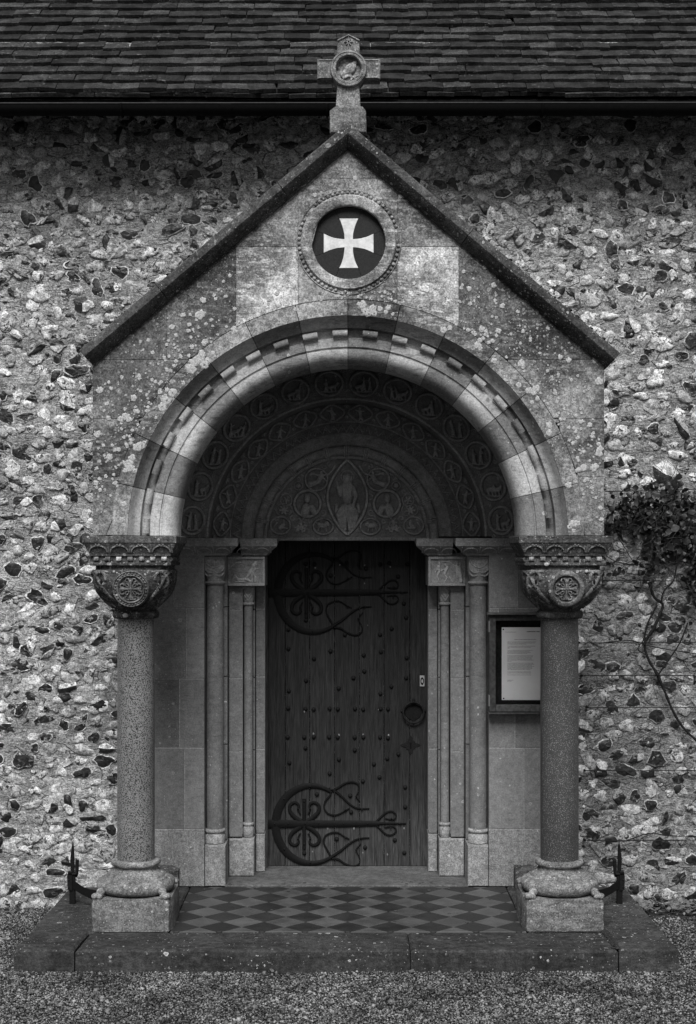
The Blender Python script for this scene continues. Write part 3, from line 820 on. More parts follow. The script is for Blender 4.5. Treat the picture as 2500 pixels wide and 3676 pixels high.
# coping
YC = -.957
tanA = .847; ca_, sa_ = 1/sqrt(1+tanA**2), tanA/sqrt(1+tanA**2)
apz = Z(437, YC)
def cop_piece(side, s0, s1, tone):       # s along slope from apex (0) down
    prof = [(0, YC+.012), (-.004, YC+.004), (-.010, YC), (-.040, YC), (-.045, YC+.004), (-.082, YC+.055), (-.085, YC+.075), (-.085, .0), (0, .0)]
    rings = []; nn = max(3, int((s1-s0)/.05))
    for i in range(nn+1):
        s = s0+(s1-s0)*i/nn; jj = rnd(-.0016, .0016); r = []
        for d, y in prof:
            x = s*ca_+d*sa_*-1*-1 if False else s*ca_+d*sa_; z = apz-s*sa_+d*ca_
            if x < .0006 and s0 < .001 and i == 0:
                x = .0004; z = apz+d/ca_*1.0 if False else apz+d*(1/ca_)
            r.append((AC+side*x, y+(jj if y < -.8 else 0), z+jj*.6))
        rings.append(r)
    m = MB().loft(rings); return m.build('coping_stone', M_COP, porch, 35, tone=tone)
for side, cuts in ((-1, (0, .44, 1.19, 1.668)), (1, (0, .78, 1.20, 1.69))):
    for i in range(3): cop_piece(side, cuts[i]+(.0015 if i else 0), cuts[i+1]-.0015, rnd(.85, 1.2))
# moss tufts on the coping back edge
ms = MB()
for i in range(420):
    side = random.choice((-1, 1)); s = rnd(.12, 1.6); y = rnd(YC+.02, -.6); r = rnd(.004, .012)
    ms.ell((AC+side*s*ca_, y, apz-s*sa_+r*.15), (r*1.5, r*1.5, r*.7), 6, 4)
ms.build('moss', M_MOSS, porch, 60, stuff=True)
# side walls over the capitals and lintels to the church wall
for x0, x1 in ((xL+.003, -.96), (.972, xR-.003)):
    zt = gable_top(x0 if x0 < 0 else x1)-.03
    for i in range(3):
        MB().prism([(x0, AZ+.001+i*(zt-AZ)/3), (x1, AZ+.001+i*(zt-AZ)/3), (x1, AZ+(i+1)*(zt-AZ)/3-.002), (x0, AZ+(i+1)*(zt-AZ)/3-.002)], YB+.002, -.01, .002).build('cheek_block', M_GAB, porch, tone=.8)
    MB().box(x0+.02, x1-.0, -.55, -.01, 1.79, AZ-.001, .004).build('side_lintel', M_CAP, porch)
# lichen crusts
lc = MB()
def lichen(px, py, r, thick=.0018):
    x, z = gx(px), gz_(py); r *= kk(YF); n = 14
    d = hypot(x-AC, z-AZ)
    if d < 1.058 or z > gable_top(x)-.05 or x < xL+.01 or x > xR-.01 or hypot(x-RC[0], z-RC[1]) < RR+.01: return
    rr = [r*(1+rnd(-.28, .28)) for _ in range(n)]
    o = [(x+rr[i]*cos(2*pi*i/n), z+rr[i]*sin(2*pi*i/n)) for i in range(n)]; inn = [(x+rr[i]*.72*cos(2*pi*i/n), z+rr[i]*.72*sin(2*pi*i/n)) for i in range(n)]
    vs = [(a, YF+.001, b) for a, b in o]+[(a+(x-a)*.08, YF-thick, b+(z-b)*.08) for a, b in o]+[(a, YF-thick-.0012, b) for a, b in inn]+[(x, YF-thick*.7, z)]
    fs = []
    for i in range(n):
        j = (i+1) % n; fs += [(i, j, n+j, n+i), (n+i, n+j, 2*n+j, 2*n+i), (2*n+i, 2*n+j, 3*n)]
    lc.add(vs, fs)
for px, py, r in [(700, 1300, 20), (720, 1285, 22), (735, 1310, 18), (690, 1325, 20), (710, 1340, 16), (675, 1318, 14), (698, 1355, 14), (727, 1270, 14), (745, 1295, 12), (660, 1375, 8), (620, 1410, 18), (590, 1430, 16), (600, 1400, 11), (575, 1408, 10),
                  (582, 1460, 18), (600, 1438, 14), (495, 1603, 18), (510, 1598, 14), (465, 1660, 15), (475, 1645, 14), (470, 1680, 16), (458, 1672, 12), (485, 1690, 10), (518, 1590, 10), (450, 1690, 10), (475, 1885, 9), (445, 1810, 12), (590, 1285, 8), (608, 1280, 7), (600, 1238, 7),
                  (720, 1130, 20), (730, 1078, 12), (680, 1165, 9), (735, 1230, 14), (690, 1245, 9), (650, 1280, 8), (765, 1268, 9), (840, 1180, 11), (845, 1190, 9), (770, 1060, 8), (890, 1030, 9), (620, 1175, 12), (660, 1130, 9),
                  (1302, 1095, 18), (1312, 1118, 16), (1338, 1110, 17), (1325, 1128, 12), (1345, 1125, 12), (1365, 1108, 11), (1395, 1105, 12), (1385, 1120, 9), (1410, 1128, 8), (1290, 1092, 10), (1060, 1112, 8),
                  (1592, 1185, 14), (1615, 1178, 11), (1715, 1238, 15), (1722, 1222, 10), (1725, 1250, 9), (1735, 1215, 8), (1745, 1190, 9), (1755, 1230, 8), (1770, 1225, 9), (1790, 1188, 12), (1730, 1180, 12), (1700, 1195, 9), (1680, 1185, 8), (1775, 1295, 12), (1870, 1305, 16), (1880, 1318, 8), (1862, 1382, 12), (1910, 1445, 9), (1900, 1400, 14), (1925, 1395, 14), (1915, 1410, 12), (1930, 1430, 10),
                  (1970, 1525, 13), (1975, 1530, 10), (1972, 1555, 14), (2117, 1527, 11), (2085, 1515, 10), (2015, 1505, 8), (2012, 1282, 10), (2042, 1293, 11), (2140, 1288, 17), (2150, 1370, 17), (2150, 1625, 16), (2155, 1612, 12), (2140, 1675, 12), (2130, 1680, 14), (2095, 1680, 14), (2080, 1686, 11), (2042, 1742, 14), (2025, 1822, 8), (2157, 1823, 9), (2000, 1878, 9), (2060, 1880, 16), (2045, 1890, 10), (2075, 1878, 10), (2160, 1865, 9), (2060, 1905, 8),
                  (1685, 1038, 10), (1772, 1025, 11), (1805, 1098, 11), (1688, 1090, 9), (1665, 975, 8), (1700, 1000, 6), (1740, 960, 8), (1660, 1025, 7), (1795, 980, 6),
                  (360, 1400, 14), (400, 1395, 8), (480, 1430, 13), (450, 1495, 17), (465, 1505, 13), (435, 1505, 12), (390, 1500, 10), (350, 1560, 12), (495, 1478, 9), (425, 1615, 9), (445, 1570, 7), (395, 1640, 12), (385, 1450, 9), (500, 1350, 9), (345, 1735, 11), (415, 1735, 9), (360, 1760, 8), (440, 1865, 10), (495, 1525, 6), (560, 1500, 7), (1275, 640, 9), (1130, 700, 9), (1440, 705, 10), (1480, 720, 8)]:
    lichen(px, py, r*.95)
for i in range(1100):
    a = radians(rnd(8, 172)); r = RX+abs(random.gauss(0, .10)); px = 1250+(AC+r*cos(a))/kk(YF); py = 1923-r*sin(a)/kk(YF)
    if i % 5 == 0: px, py = rnd(335, 2168), rnd(900, 1900)
    if 850 < px < 1650 and random.random() < .75 and abs(px-1330) > 120: continue
    lichen(px, py, random.choice((1.6, 2, 2.5, 3, 3, 4, 5, 6, 7.5)), .0012)
lc.build('lichen', M_LICH, porch, 50, stuff=True)

# ---------------------------------------------------------------- gable cross
cross = thing('stone_cross', (AC, -.89, Z(469, -.93)), 'lichened stone cross with round bird medallion on the gable peak', 'cross')
YX = -.93; CX = X(1251.5, YX)
def zx(z): return 80+z*.3163
def cxx(x): return X(1000+x*.3163, YX)
def czz(z): return Z(80+z*.3163, YX)
MB().prism([(cxx(582), czz(1255)), (cxx(998), czz(1255)), (cxx(995), czz(1010)), (cxx(950), czz(955)), (cxx(640), czz(955)), (cxx(585), czz(1005))], YX-.005, YX+.11, .006, jit=.002).build('plinth_block', M_CROSS, cross, 40, tone=.75)
MB().prism([(cxx(652), czz(960)), (cxx(932), czz(960)), (cxx(918), czz(700)), (cxx(668), czz(700))], YX+.006, YX+.085, .004).build('lower_arm', M_CROSS, cross, tone=1.1)
up_ = MB().prism([(cxx(665), czz(360)), (cxx(925), czz(360)), (cxx(920), czz(185)), (cxx(798), czz(128)), (cxx(670), czz(185))], YX+.006, YX+.085, .004).build('upper_arm', M_CROSS, cross, tone=.8)
m = MB(); kx = kk(YX)*.3163
for q in range(4):
    pass
for rot_ in (0, pi/4):
    for q in range(4):
        a = q*pi/2+rot_+pi/4*0; L_ = 50*kx if rot_ == 0 else 38*kx
        m.ribbon([(cxx(795), czz(220)), (cxx(795)+L_*cos(a), czz(220)+L_*1.3*sin(a))], [.010, .002], YX-.001, .008)
m.ribbon([(cxx(672), czz(205)), (cxx(798), czz(142)), (cxx(920), czz(205))], .006, YX-.001, .008)
m.build('star_relief', M_CROSS, up_, tone=1.1)
for xa, xb in ((441, 640), (960, 1157)):
    MB().box(cxx(xa), cxx(xb), YX+.004, YX+.085, czz(642), czz(412), .004).build('side_arm', M_CROSS, cross, tone=1.0)
    MB().box(cxx(xa+22), cxx(xb-22), YX-.000, YX+.02, czz(632), czz(622), .002).build('arm_fillet', M_CROSS, cross, tone=1.1)
    MB().box(cxx(xa+22), cxx(xb-22), YX-.000, YX+.02, czz(434), czz(424), .002).build('arm_fillet', M_CROSS, cross, tone=1.1)
rc = (cxx(797), czz(530)); r0, r1 = 142*kx, 208*kx
m = MB(); pr = [(r0, YX+.03), (r0, YX-.010), (r0+.004, YX-.016), (r0+.012, YX-.016), (r0+.016, YX-.010), (r1-.016, YX-.010), (r1-.010, YX-.017), (r1-.003, YX-.015), (r1, YX-.006), (r1, YX+.088), (r0, YX+.088)]
m.loft([[(rc[0]+r*cos(2*pi*i/40), y, rc[1]+r*sin(2*pi*i/40)) for r, y in pr] for i in range(41)], cap=False); md = m.build('medallion_ring', M_CROSS, cross, 40, tone=1.15)
m = MB(); m.loft([[(rc[0]+(r0+.002)*cos(2*pi*i/32), y, rc[1]+(r0+.002)*sin(2*pi*i/32)) for i in range(32)] for y in (YX+.018, YX+.07)]); m.build('medallion_ground', M_CROSS, md, tone=1.25)
m = MB()
for i in range(34):
    a = 2*pi*i/34; m.ell((rc[0]+(r0+r1)/2*cos(a), YX-.011, rc[1]+(r0+r1)/2*sin(a)), (.004, .004, .004), 6, 4)
m.build('bead_row', M_CROSS, md, 60)

def fuse(mb, name, mat, parent, vox=.003, tone=1.0, y_back=None):
    me = bpy.data.meshes.new(name); me.from_pydata(mb.v, [], mb.f); me.update(); fixn(me)
    o = bpy.data.objects.new('tmp', me); COL.objects.link(o)
    r = o.modifiers.new('r', 'REMESH'); r.mode = 'VOXEL'; r.voxel_size = vox
    s = o.modifiers.new('s', 'SMOOTH'); s.factor = .5; s.iterations = 2
    dg = bpy.context.evaluated_depsgraph_get(); me2 = bpy.data.meshes.new_from_object(o.evaluated_get(dg)); me2.name = name
    bpy.data.objects.remove(o); me2.materials.clear(); me2.materials.append(mat); me2.shade_smooth()
    return link(name, me2, parent, tone=tone)
def capsule(m, a, b, ra, rb, n=8):
    P = [Vector(a)+(Vector(b)-Vector(a))*t for t in (0, .25, .5, .75, 1)]; m.tube(P, [ra+(rb-ra)*t for t in (0, .25, .5, .75, 1)], n)
    m.ell(a, (ra, ra, ra), n, 5); m.ell(b, (rb, rb, rb), n, 5)
# bird with its head turned back
m = MB(); yb = YX+.012
def cq(x, z, y=yb): return (cxx(x), y, czz(z))
m.ell(cq(815, 520), (.036, .014, .024), 12, 8, rot=-.75*-1)
m.ell(cq(760, 560), (.034, .010, .012), 10, 6, rot=.75)
capsule(m, cq(845, 480), cq(868, 440), .011, .008); m.ell(cq(880, 440), (.010, .009, .008)); m.tube([cq(885, 445), cq(900, 470)], [.005, .001], 6)
capsule(m, cq(820, 580), cq(835, 640), .005, .004); capsule(m, cq(780, 600), cq(740, 625), .006, .004)
m.tube([cq(730, 630), cq(800, 600), cq(850, 615), cq(920, 590)], .006, 7); m.tube([cq(820, 650), cq(850, 615), cq(880, 640)], .005, 6)
fuse(m, 'bird_relief', M_CROSS, md, .0028, 1.5)

# ---------------------------------------------------------------- front columns
def superring(cx, cy, hw, p, z, n=40):
    out = []
    for i in range(n):
        a = 2*pi*i/n; c, s = cos(a), sin(a)
        r = hw/((abs(c)**p+abs(s)**p)**(1/p)); out.append((cx+r*c, cy+r*s, z))
    return out
def column(cx, label, shaftmat, r, variant):
    cy = -.735; t = thing('stone_column', (cx, cy, 0), label, 'column', 'columns carrying the porch arch')
    ss = (lambda v: v)
    # base
    pl = MB()
    zs = [0.001, .02, .075, .13, .149, .152]
    rings = []
    for z in zs:
        hw = .195 if z < .148 else .190; q = []
        for i in range(4):
            a0 = [(-1, -1), (1, -1), (1, 1), (-1, 1)][i]; b0 = [(-1, -1), (1, -1), (1, 1), (-1, 1)][(i+1) % 4]
            for j in range(6):
                u = j/6; fx = a0[0]+(b0[0]-a0[0])*u; fy = a0[1]+(b0[1]-a0[1])*u
                e = .004 if z < .14 else .003
                cr_ = .012 if j == 0 else 0
                q.append((cx+fx*(hw-cr_)+rnd(-e, e)*.6, cy+fy*(hw-cr_)+rnd(-e, e)*.6, z))
        rings.append(q)
    base = pl.loft(rings).build('base', M_BASE, t, 35, tone=1.0)
    pr = [(.10, .150), (.146, .152), (.150, .158), (.172, .161), (.184, .172), (.189, .186), (.188, .200), (.182, .211), (.168, .219), (.160, .221), (.158, .226), (.150, .229), (.143, .231), (.139, .240), (.128, .248), (.112, .256), (.104, .268), (.103, .276), (.110, .280), (.118, .287), (.1195, .296), (.115, .305), (.100, .309)]
    wear(MB().lathe(pr, cx, cy, 72), .003, 22, 0).build('torus_moulding', M_BASE, base, 45, tone=1.15)
    for sx in (-1, 1):
        for sy in (-1, 1):
            m = MB(); ox, oy = cx+sx*.165, cy+sy*.165
            m.ell((ox+sx*.004, oy+sy*.004, .164), (.021, .021, .015), 10, 6); m.ell((ox-sx*.018, oy-sy*.018, .180), (.021, .021, .020), 10, 6); m.ell((ox+sx*.012, oy-sy*.018, .163), (.012, .012, .012)); m.ell((ox-sx*.018, oy+sy*.012, .162), (.012, .012, .012))
            wear(m, .004, 40, sx+sy*2); fuse(m, 'corner_spur', M_BASE, base, .0035, 1.35)
    MB().lathe([(r*1.0, .303), (r*1.005, .5), (r, 1.0), (r*.985, 1.484)], cx+.0, cy, 40).build('shaft', shaftmat, t, 60)
    # capital
    cap = MB(); R_ = []
    for z, hw, p in ((1.519, .098, 2.0), (1.532, .108, 2.05), (1.55, .130, 2.3), (1.57, .150, 2.7), (1.592, .167, 3.2), (1.62, .180, 4), (1.655, .187, 5), (1.70, .190, 6), (1.715, .189, 6), (1.719, .176, 8), (1.737, .176, 8)):
        R_.append(superring(cx, cy, hw, p, z, 48))
    capo = cap.loft(R_).build('capital', M_CAP, t, 45, tone=1.0)
    MB().lathe([(.085, 1.478), (.106, 1.481), (.1125, 1.489), (.114, 1.499), (.1125, 1.510), (.106, 1.517), (.09, 1.5185)], cx, cy, 32).build('neck_ring', M_CAP, capo, 45, tone=.95)
    def sq(z, hw): return [(cx-hw, cy-hw, z), (cx+hw, cy-hw, z), (cx+hw, cy+hw, z), (cx-hw, cy+hw, z)]
    MB().loft([sq(1.738, .190), sq(1.742, .193), sq(1.752, .193), sq(1.755, .182), sq(1.782, .182), sq(1.785, .192), sq(1.797, .194), sq(1.799, .196), sq(1.8475, .2195), sq(1.848, .222), sq(1.877, .2225), sq(1.879, .220)]).build('abacus', M_CAP, capo, tone=.95)
    for side in range(4):
        for i in range(7):
            u = (-3+i)*.0535
            dxy = [(u, -.186), (.186, u), (u, .186), (-.186, u)][side]
            m = MB(); w_ = .0118
            pts = [(cx+dxy[0]-(w_ if side % 2 == 0 else 0), cy+dxy[1]-(w_ if side % 2 else 0), 1.769), (cx+dxy[0]+(w_ if side % 2 == 0 else 0), cy+dxy[1]+(w_ if side % 2 else 0), 1.769)]
            m.tube(pts, .0125, 10); m.build('dentil', M_CAP, capo, 50, tone=(5.0 if side == 0 and ((variant == 0 and i in (2, 6)) or (variant == 1 and i in (6,))) else (2.5 if side == 0 and i in (5,) else 1.5)))
    # lotus arcs on the flared abacus
    m = MB()
    for i in range(4):
        xc = cx-.15+i*.10; pts = []
        for j in range(9):
            a = pi*j/8; u = xc+.042*cos(a); v = 1.803+.030*sin(a); fr = (v-1.799)/.0485
            pts.append((u, cy-.196-.0235*fr-.002, v))
        m.tube(pts, .0042, 6); fr = .75; m.ell((xc-.008, cy-.196-.0235*fr-.002, 1.836), (.006, .006, .006), 6, 4); m.ell((xc+.008, cy-.196-.0235*fr-.002, 1.836), (.006, .006, .006), 6, 4)
        m.tube([(xc+.05, cy-.197, 1.802), (xc+.05, cy-.214, 1.842)], .005, 6)
    m.build('leaf_frieze', M_CAP, capo, 60, tone=1.4)
    # front medallion
    mx, mz, my = cx+(.004), Z(2115, -.94), cy-.196; R1 = .0865
    m = MB(); pr = [(.0, my+.004), (.058, my+.004), (.060, my-.008), (.065, my-.012), (.069, my-.006), (.079, my-.006), (.083, my-.012), (.0865, my-.008), (.088, my+.03), (.0, my+.03)]
    if variant: pr = [(.0, my+.004), (.060, my+.004), (.062, my-.008), (.066, my-.013), (.078, my-.012), (.084, my-.008), (.0865, my-.003), (.088, my+.03), (0, my+.03)]
    m.loft([[(mx+r_*cos(2*pi*i/36), y_-.10*(mz-1.60)*0+(r_*sin(2*pi*i/36))*-.10, mz+r_*sin(2*pi*i/36)) for r_, y_ in pr] for i in range(37)], cap=False)
    med = m.build('medallion', M_CAP, capo, 40, tone=1.7 if variant == 0 else 1.5)
    m = MB()
    def my_(z): return my-.10*(z-mz)
    if variant == 0:
        for i in range(30):
            a = 2*pi*i/30; zz = mz+.074*sin(a); m.ell((mx+.074*cos(a), my_(zz)-.007, zz), (.0055, .005, .0055), 6, 4)
    for q in range(4):
        a = q*pi/2; c, s = cos(a), sin(a)
        def T(u, v): return (mx+u*c-v*s, my_(mz+u*s+v*c)-.002, mz+u*s+v*c)
        m.tube([T(0, 0), T(.02, 0), T(.05, 0)], [.007, .006, .007], 6)
        for sg in (-1, 1):
            m.tube([T(.034, .004*sg), T(.050, .010*sg), T(.050, .022*sg), T(.038, .026*sg), T(.032, .018*sg)], [.005, .0048, .0045, .0042, .004], 6)
            m.tube([T(.008, .008*sg), T(.022, .012*sg), T(.028, .024*sg)], [.004, .0035, .004], 6)
    m.build('cross_relief', M_CAP, med, 60, tone=1.7)
    # corner leaves, with drilled eyes
    for sx in (-1, 1):
        for face in (0, 1):
            m = MB()
            def LP(u, z, o=0.0):      # point on the bowl surface: face 0 = front, 1 = inner/outer side
                hw = np.interp(z, [1.52, 1.55, 1.59, 1.63, 1.70, 1.72], [.10, .128, .165, .183, .19, .19])+o
                pz = np.interp(z, [1.52, 1.55, 1.57, 1.592, 1.62, 1.655, 1.70], [2, 2.3, 2.7, 3.2, 4, 5, 6]); uu = min(u, hw*.93); d_ = hw*(1-(uu/hw)**pz)**(1/pz); return (cx+sx*uu, cy-d_, z) if face == 0 else (cx+sx*d_, cy-uu, z)
            for pts, w_ in (([(.178, 1.56), (.182, 1.62), (.17, 1.68), (.150, 1.708), (.125, 1.700), (.118, 1.67)], .012), ([(.15, 1.55), (.165, 1.60), (.15, 1.64), (.128, 1.65)], .010), ([(.13, 1.535), (.122, 1.575), (.102, 1.60)], .008), ([(.185, 1.70), (.16, 1.712), (.10, 1.708)], .009)):
                C = crom([LP(u, z, -.001) for u, z in pts], 4); m.tube(C, [w_*(1-.4*i/len(C)) for i in range(len(C))], 7)
            m.build('leaf', M_CAP, capo, 60, tone=rnd(1.6, 2.8) if face == 0 else 1.6)
            m = MB(); m.ell(LP(.139, 1.662, .004), (.006, .004, .012), 7, 5); m.ell(LP(.135, 1.632, .004), (.005, .004, .008), 7, 5); m.ell(LP(.14, 1.70, .006), (.003, .004, .012), 7, 5)
            m.build('drilled_eye', M_IRON, capo, 60)
    # white lichen spots
    m = MB()
    for (u, z, r_) in ([(-.165, .0, 0)] if False else ([(-.035, 1.499, .014), (.085, 1.757, .008)] if variant == 0 else [(-.09, 1.745, .012), (.10, 1.712, .010)])):
        yy = cy-(.114 if z < 1.52 else .196)-.001; m.ell((cx+u, yy+.002, z), (r_, .004, r_*.8), 9, 5)
    m.build('lichen', M_LICH, capo, 60, stuff=True)
    return t
column(-1.027, 'left column with coarse speckled granite shaft and beaded cross medallion', M_GRAN1, .0905, 0)
column(1.038, 'right column of finer darker granite in front of the notice case', M_GRAN2, .0925, 1)

# ---------------------------------------------------------------- carved doorway
dw = thing('carved_doorway', (0, .2, 0), 'recessed Romanesque doorway with carved arch, tympanum and jamb shafts', 'doorway')
ZC = 1.878
def jb(mir, x0, x1, y0, y1, z0, z1, tone, mat=None, c=.002, name='ashlar_block'):
    g_ = .0024 if mat is None else .0016
    if mir: x0, x1 = -x1, -x0
    return MB().box(x0+g_, x1-g_, y0, y1, z0+g_, z1-g_, c).build(name, mat or M_JAMB, dw, tone=tone)
def zp(py, y=0): return Z(py, y)
ZT = 1.876
shafts = []
for x0, x1, z0 in ((-1.12, -.768, .01), (.768, 1.12, .01)): MB().box(x0, x1, .0022, .19, z0, 1.80).build('joint_mortar', M_DUST, dw, tone=.8)
for sg in (-1, 1):
    a, b = sorted((sg*.6505, sg*.576)); MB().box(a, b, .2222, .45, .24, 1.79).build('joint_mortar', M_DUST, dw, tone=.7)
    a, b = sorted((sg*.5085, sg*.459)); MB().box(a, b, .3322, .45, .24, 1.79).build('joint_mortar', M_DUST, dw, tone=.7)
for mir in (0, 1):
    co = [zp(1995)+.05, zp(2183), zp(2437), zp(2685), zp(2977), 0.0]
    vj = [623, 671, 646, 664, 620] if not mir else [632, 700, 640, 608, 612]
    for i in range(5):
        xm = X(vj[i]); mt = M_FOOT if i == 4 else M_JAMB
        jb(mir, -1.13, xm, rnd(-.001, .001), .2, co[i+1], co[i], rnd(.75, 1.05), mt); jb(mir, xm, X(735), rnd(-.001, .001), .2, co[i+1], co[i], rnd(.85, 1.25), mt)
    jb(mir, X(735)+.0, X(811), -.001, .2, .0, .222, 1.0, M_FOOT, .004, 'plinth_block')
    # nook back, fillet and order faces in courses
    cs = [1.80, zp(2183), zp(2437), zp(2685), .222]
    for i in range(4):
        t = rnd(.85, 1.1)
        jb(mir, -.765, -.652, .17, .5, cs[i+1], cs[i], t*.9); jb(mir, -.680, -.652, .145, .17, cs[i+1], cs[i], t)
    cs = [1.80, zp(2190, .2), zp(2437, .2), zp(2700, .2), .222]
    for i in range(4):
        t = rnd(.9, 1.2); jb(mir, -.6515, -.575, .22, .5, cs[i+1], cs[i], t)
        jb(mir, -.575, -.51, .31, .5, cs[i+1], cs[i], t*.9); jb(mir, -.524, -.51, .285, .31, cs[i+1], cs[i], t)
        jb(mir, -.5095, -.458, .33, .5, cs[i+1], cs[i], rnd(.9, 1.2))
    jb(mir, -.6515, -.51, .205, .5, .009, .218, 1.05, M_FOOT, .004, 'plinth_block'); jb(mir, -.509, -.456, .315, .5, .009, .222, 1.0, M_FOOT, .003, 'plinth_block')
    sg = 1 if mir else -1
    # outer jamb shaft
    sx, sy = sg*.716, .085
    sh = MB().lathe([(.047, .285), (.0475, .9), (.046, 1.632)], sx, sy, 28).build('jamb_shaft', M_JAMB, dw, 60, tone=1.05)
    MB().lathe([(.050, .222), (.055, .224), (.056, .262), (.050, .272), (.048, .276), (.055, .282), (.058, .290), (.054, .298), (.047, .300)], sx, sy, 28).build('shaft_base', M_FOOT, sh, 50, tone=1.2)
    MB().lathe([(.046, 1.622), (.054, 1.626), (.058, 1.634), (.054, 1.642), (.046, 1.646)], sx, sy, 28).build('cable_necking', M_CARV, sh, 50, tone=1.0)
    cp_ = MB(); rr = []
    for z, hw, p in ((1.645, .047, 2), (1.66, .050, 2.3), (1.68, .0545, 3), (1.705, .057, 5), (1.72, .058, 9), (1.78, .058, 9)): rr.append(superring(sx, sy, hw, p, z, 32))
    cpo = cp_.loft(rr).build('cushion_capital', M_CARV, sh, 40, tone=1.15)
    m = MB(); fy = sy-.058
    m.ring(sx, fy, 1.765, .047, .004, 16, 6, a0=pi, a1=2*pi); m.ring(sx, fy, 1.765, .037, .0022, 14, 5, a0=pi, a1=2*pi)
    for i in range(-3, 4):
        u = i*.0105; d_ = sqrt(max(.0002, .034**2-u*u)); 
        if mir: m.tube([(sx+u-.012, fy, 1.762), (sx+u+.012, fy, 1.762-min(d_, .024))], .0018, 5); m.tube([(sx+u+.012, fy, 1.762), (sx+u-.012, fy, 1.762-min(d_, .024))], .0018, 5)
        else:
            m.tube([(sx+u, fy, 1.765), (sx+u, fy, 1.765-d_)], .0024, 5)
    for i in range(1, 3): m.tube([(sx-.035, fy, 1.765-i*.011), (sx+.035, fy, 1.765-i*.011)], .0015, 5)
    m.tube([(sx-.05, fy, 1.774), (sx+.05, fy, 1.774)], .004, 6)
    for s2 in (-1, 1): m.tube(crom([(sx+s2*.050, fy+.004, 1.712), (sx+s2*.035, fy, 1.694), (sx+s2*.015, fy+.002, 1.690), (sx, fy+.006, 1.698)], 4), .005, 6); m.tube(crom([(sx+s2*.052, fy+.012, 1.69), (sx+s2*.034, fy+.006, 1.672), (sx+s2*.010, fy+.006, 1.675)], 4), .0045, 6)
    m.build('shield_carving', M_CARV, cpo, 60, tone=1.25)
    # inner small shaft
    sx, sy = sg*.5465, .262
    sh = MB().lathe([(.0245, .28), (.025, .9), (.0245, 1.515)], sx, sy, 20).build('jamb_shaft', M_JAMB, dw, 60, tone=1.1)
    MB().lathe([(.028, .218), (.031, .221), (.031, .268), (.026, .278), (.031, .285), (.033, .291), (.03, .297), (.024, .30)], sx, sy, 20).build('shaft_base', M_FOOT, sh, 50, tone=1.1)
    MB().lathe([(.024, 1.504), (.033, 1.508), (.035, 1.514), (.033, 1.520), (.025, 1.523), (.029, 1.53), (.034, 1.56), (.036, 1.59), (.036, 1.618)], sx, sy, 20).build('leaf_capital', M_CARV, sh, 50, tone=1.2)
    m = MB()
    for s2 in (-1, 1):
        for h0 in (1.53, 1.55, 1.57): m.tube(crom([(sx, sy-.034, h0), (sx+s2*.012, sy-.036, h0+.02), (sx+s2*.020, sy-.034, h0+.035)], 3), .0028, 5)
        m.ell((sx+s2*.026, sy-.026, 1.60), (.007, .007, .007))
    m.build('leaf_carving', M_CARV, sh, 60, tone=1.3)
    # panel capital with a small scene
    x0, x1 = (-.655, -.450) if not mir else (.450, .655); z0, z1, fy = 1.615, 1.776, .17
    pn = MB().box(x0, x1, fy+.012, .5, z0, z1, .002).build('carved_panel', M_CARV, dw, tone=1.15)
    m = MB(); fw = .014
    m.box(x0, x1, fy, fy+.013, z0, z0+fw, .002); m.box(x0, x1, fy, fy+.013, z1-fw, z1, .002); m.box(x0, x0+fw, fy, fy+.013, z0+fw, z1-fw, .002); m.box(x1-fw, x1, fy, fy+.013, z0+fw, z1-fw, .002)
    m.build('panel_frame', M_CARV, pn, tone=1.3)
    m = MB(); yy = fy+.010; kq = .2277*kk(.17)
    if not mir:
        def Q(x, z): return (X(640+x*.2277, fy), yy, Z(1900+z*.2277, fy))
        for a, b, ra, rb in (((1215, 520), (1225, 550), .009, .008), ((1190, 560), (1170, 620), .011, .010), ((1165, 625), (1125, 680), .010, .011), ((1130, 690), (1080, 760), .009, .006), ((1180, 690), (1220, 760), .008, .006), ((1215, 760), (1210, 830), .006, .005), ((1215, 620), (1165, 720), .006, .004), ((1160, 640), (1165, 830), .004, .004),
                             ((1100, 800), (1130, 820), .008, .007), ((1050, 790), (960, 790), .009, .008), ((950, 800), (890, 730), .007, .006), ((890, 730), (850, 820), .006, .005), ((1040, 830), (900, 825), .005, .004), ((830, 590), (910, 530), .003, .004), ((910, 530), (980, 520), .006, .005), ((1200, 640), (1280, 610), .003, .003)):
            capsule(m, Q(*a), Q(*b), ra, rb, 7)
    else:
        def Q(x, z): return (X(1500+x*.4744, fy), yy, Z(1880+z*.4744, fy))
        for a, b, ra, rb in (((165, 300), (168, 312), .007, .006), ((160, 325), (165, 365), .009, .007), ((160, 370), (150, 400), .006, .005), ((150, 400), (165, 440), .005, .003), ((210, 310), (212, 316), .008, .007), ((225, 330), (205, 380), .009, .008), ((205, 385), (225, 410), .006, .005), ((225, 410), (205, 440), .004, .003), ((240, 400), (265, 440), .005, .003), ((205, 345), (170, 360), .004, .004), ((150, 340), (135, 370), .004, .003),
                             ((320, 300), (322, 306), .006, .006), ((318, 330), (325, 390), .010, .011), ((325, 395), (330, 435), .011, .011), ((298, 330), (300, 410), .007, .004), ((300, 285), (296, 330), .004, .006), ((240, 290), (285, 320), .003, .003), ((180, 285), (240, 290), .003, .003)):
            capsule(m, Q(*a), Q(*b), ra, rb, 7)
    fuse(m, 'figure_relief', M_CARV, pn, .0022, 1.9)
